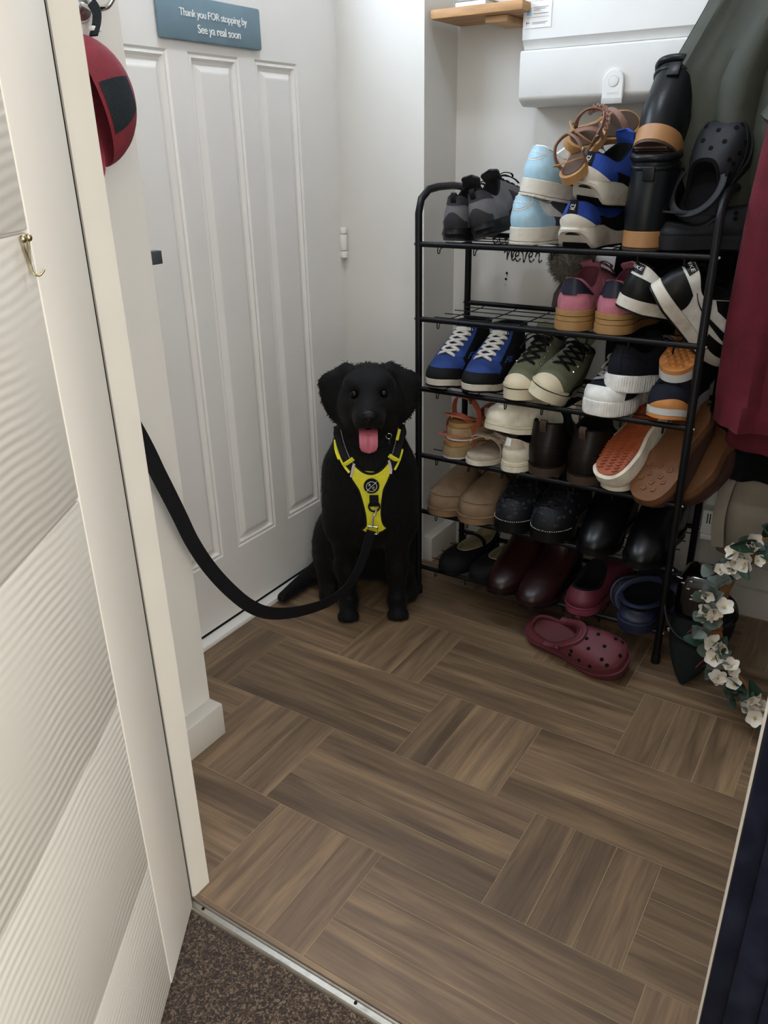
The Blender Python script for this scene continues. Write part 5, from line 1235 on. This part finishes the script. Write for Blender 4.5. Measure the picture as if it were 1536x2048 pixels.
gb = thing('cloth_bag', 'dark green cloth bag slumped on the floor with a pointed corner', 'bag', (-.232, 1.705, 0))
b = MB(); G = []
for i, v in enumerate(np.linspace(0, 1, 18)):
    w_ = .003+.064*math.sin(math.pi*min(1, v*.60+.01))**1.15; row = []
    for k in range(26):
        th = 2*math.pi*k/26; e = .8
        row.append((-.01+.010*v+w_*math.copysign(abs(math.cos(th))**e, math.cos(th)), -.118+.130*v+(.003+.044*math.sin(math.pi*v*.8))*math.sin(th)*1.0, .006+.05*v+.10*v**1.6+.006*math.sin(3*th+4*v)*v))
    G.append(row)
b.grid(G, closed_v=True); b.f.append(tuple(range(26))); b.f.append(tuple(range(17*26, 18*26))); b.build('body', F('dark_green_cloth', '#0d1412', .9, bump=.5, bscale=200), gb)

WC = Vector((-.014, 1.606, .212)); wn = Vector((.05, -.90, .42)).normalized(); wx = Vector((0, 0, 1)).cross(-wn).normalized()*-1; wx = (Vector((1, 0, 0))-wn*wn.x).normalized(); wy_ = wn.cross(wx)
MW = Matrix(((wx.x, wy_.x, wn.x, WC.x), (wx.y, wy_.y, wn.y, WC.y), (wx.z, wy_.z, wn.z, WC.z), (0, 0, 0, 1)))
wr = thing('flower_wreath', 'straw wreath with white blossoms and eucalyptus leaves leaning at the lower right', 'wreath', M=MW)
RW = .190
b = MB(); b.tube([(RW*math.cos(q), RW*math.sin(q), 0) for q in np.linspace(0, 2*math.pi, 61)[:-1]], .019, 14, closed=True); b.build('straw_ring', F('straw', '#7d5224', .85, var=.35, scale=26, bump=.9, bscale=120), wr)
M_leaf = [mat('eucalyptus_grey', '#6f7a77', .7, .15, 30), mat('eucalyptus_green', '#46554a', .7, .15, 30), mat('dark_leaf', '#1f3a2c', .5, .2, 30)]
M_pet = mat('white_petal', '#d9d2c6', .7, .06, 40); M_stam = mat('yellow_centre', '#a99a52', .7)
def leaf_mesh(l, w_, cup, m_):
    rows_ = []
    for i in range(7):
        u = i/6; ww = w_*math.sin(math.pi*min(1, u*.94+.03))**.7; rows_.append([(ww*q, l*u, cup*(q*q)*ww*2+.12*l*math.sin(u*2.2)) for q in (-1, -.5, 0, .5, 1)])
    P_ = np.array(rows_); Q_ = P_[:, ::-1].copy(); Q_[:, :, 2] -= .0007
    return MB().grid(np.concatenate([P_, Q_], 1), closed_v=True)
protos = []
for k, m_ in enumerate(M_leaf):
    for j in range(2):
        o = leaf_mesh((.030, .033, .060)[k]*(1-.15*j), (.0165, .0165, .014)[k], .5-.4*j, m_).build('leaf', m_); protos.append(o.data); bpy.data.objects.remove(o)
for k in range(150):
    an = 2*math.pi*k/150+rng.uniform(-.05, .05); r_ = RW+rng.uniform(-.012, .020); kind_ = int(rng.choice([0, 0, 0, 1, 1, 2]))
    if .70*math.pi < (an % (2*math.pi)) < 1.45*math.pi and k % 3: r_ += .004
    o = bpy.data.objects.new('leaf', protos[kind_*2+int(rng.integers(2))]); C.objects.link(o); o.parent = wr
    p = Vector((r_*math.cos(an), r_*math.sin(an), .012+rng.uniform(0, .020)))
    o.matrix_local = Matrix.Translation(p) @ Euler((rng.uniform(.1, 1.0), rng.uniform(-.6, .6), an-math.pi/2+rng.uniform(-1.3, 1.3)+ (math.pi if rng.random() < .25 else 0))).to_matrix().to_4x4()
fm = MB()
for q in range(5):
    Mq = Matrix.Rotation(q*2*math.pi/5, 4, 'Z') @ Matrix.Rotation(R(24), 4, 'X')
    rows_ = []
    for i in range(5):
        u = i/4; ww = .0068*math.sin(math.pi*min(1, u*.9+.05))**.6; rows_.append([tuple(Mq @ Vector((ww*s, .0015+.0140*u, .0018*s*s+.002*u*u))) for s in (-1, 0, 1)])
    fm.grid(rows_)
fmo = fm.build('flower', M_pet); fmesh = fmo.data; bpy.data.objects.remove(fmo)
sc_ = MB().ball((0, 0, .003), (.0022, .0022, .0022), 8, 6).build('stamen', M_stam); smesh = sc_.data; bpy.data.objects.remove(sc_)
for c_an in (95, 118, 142, 158, 182, 205, 228, 250, 272, 20, 60, 300, 330):
    for k in range(int(rng.integers(5, 9))):
        an = R(c_an+rng.uniform(-8, 8)); r_ = RW+rng.uniform(-.020, .020)
        p = Vector((r_*math.cos(an), r_*math.sin(an), .030+rng.uniform(0, .016)))
        o = bpy.data.objects.new('flower', fmesh); C.objects.link(o); o.parent = wr
        o.matrix_local = Matrix.Translation(p) @ Euler((rng.uniform(-.8, .8), rng.uniform(-.8, .8), rng.uniform(0, 6))).to_matrix().to_4x4() @ Matrix.Scale(rng.uniform(1.0, 1.5), 4)
        s = bpy.data.objects.new('stamen', smesh); C.objects.link(s); s.parent = o
b = MB()
for k in range(900):
    an = rng.uniform(0, 2*math.pi); q = rng.uniform(-1.2, 2.0); p = Vector(((RW+.019*math.cos(q))*math.cos(an), (RW+.019*math.cos(q))*math.sin(an), .019*math.sin(q)))
    if math.sin(an*5+1) < .1: continue
    dr_ = (Vector((math.cos(an)*math.cos(q), math.sin(an)*math.cos(q), math.sin(q)))+Vector(rng.normal(0, .6, 3))).normalized(); s = dr_.orthogonal().normalized()*.0009
    b.add([p-s, p+s, p+dr_*rng.uniform(.010, .024)], [(0, 1, 2)])
b.build('moss', mat('green_moss', '#5d6a2c', .9, .3, 40), wr, recalc=False, kind='stuff')
M_tw = mat('red_twine', '#8c1f22', .8)
for a0 in (R(196), R(214)):
    p = Vector((RW*math.cos(a0), RW*math.sin(a0), 0)); e1 = Vector((math.cos(a0), math.sin(a0), 0))
    b = MB(); b.tube([p+e1*.0205*math.cos(q)+Vector((0, 0, .0205*math.sin(q))) for q in np.linspace(0, 2*math.pi, 21)[:-1]], .0011, 6, closed=True)
    b.tube(catmull([p+e1*.019+Vector((0, 0, .010)), p+e1*.034+Vector((0, .006, .012)), p+e1*.048+Vector((0, -.006, .006))], 5), .0011, 6); b.build('twine', M_tw, wr)

# ---------------------------------------------------------------- red cap and chrome hook on the left wall
wh = thing('wall_hook', 'round chrome coat hook at the top of the wall left of the front door', 'hook', (XW, .862, 1.292))
MRX = Matrix.Rotation(R(90), 4, 'Y')
MB().lathe([(.0215, 0), (.0215, .003), (.019, .006), (.012, .007), (.0115, .0095), (.0001, .010)], MRX, 28).build('rose', M_chrome, wh)
MB().tube(catmull([(.008, 0, 0), (.026, .006, -.006), (.044, .014, -.004), (.052, .022, .010)], 6), .0036, 10).build('prong', M_chrome, wh)
M_capr = F('red_cotton', '#7c2430', .85, bump=.5, bscale=320); M_capd = F('dark_mesh', '#23292d', .9, bump=.8, bscale=250)
cap = thing('baseball_cap', 'red cap with dark panels hanging by its strap on the left wall', 'cap', (-.998, .810, 1.168))
G = []
for i, v in enumerate(np.linspace(.02, 1, 14)):
    ph = v*math.pi/2; row = []
    for k in range(33):
        th = 2*math.pi*k/32; row.append((.040*math.sin(ph)*math.sin(th)*1., .088*math.cos(ph)*1.0, .084*math.sin(ph)*math.cos(th)))
    G.append(row)
Mc = Matrix.Rotation(R(18), 4, 'X')
G = [[tuple(Mc @ Vector(p)) for p in row] for row in G]
MB().grid(G).build('crown', M_capr, cap)
b = MB(); rows_ = []
for u in np.linspace(-1, 1, 17): rows_.append([tuple(Vector((.042*math.cos(u*1.3)*.7-.006+.02*v, -.012+.030*u-.012*v, -.046-.050*v*math.cos(u*1.2)+.01*abs(u)))) for v in np.linspace(0, 1, 8)])
P_ = np.array(rows_); Q_ = P_[:, ::-1].copy(); Q_[:, :, 0] -= .003; b.grid(np.concatenate([P_, Q_], 1), closed_v=True).build('brim', M_capr, cap)
b = MB(); rows_ = [[tuple(Mc @ Vector((.0412*math.sin(ph)*math.sin(th), .0885*math.cos(ph), .0848*math.sin(ph)*math.cos(th)))) for th in np.linspace(1.3, 2.1, 10)] for ph in np.linspace(.7, 1.5, 10)]
b.grid(rows_).build('mesh_panel', M_capd, cap)
MB().tube(catmull([(.006, .030, .082), (.004, .040, .098), (.0, .046, .112), (-.012, .050, .124)], 5), .002, 8, flat=(.014, .003)).build('strap', M_capd, cap)
MB().bbox(-.002, .006, .030, .046, .088, .094, .001).build('strap_buckle', M_plast, cap)

# ---------------------------------------------------------------- added fill lamp, out of view, brightens the top of the front door
lamp = thing('fill_lamp', 'added round fill lamp on the hall ceiling, brightening the front door', 'lamp', (-.80, 1.22, 2.3))
MB().lathe([(.045, 0), (.045, -.012), (.012, -.020), (.012, -.075)], None, 20).build('fill_lamp_rose', M_plast, lamp)
MB().ball((0, 0, -.130), (.062, .062, .062), 20, 14).build('globe', emit_mat('fill_lamp_globe', rgb('#dfe9f8'), 46.0), lamp)
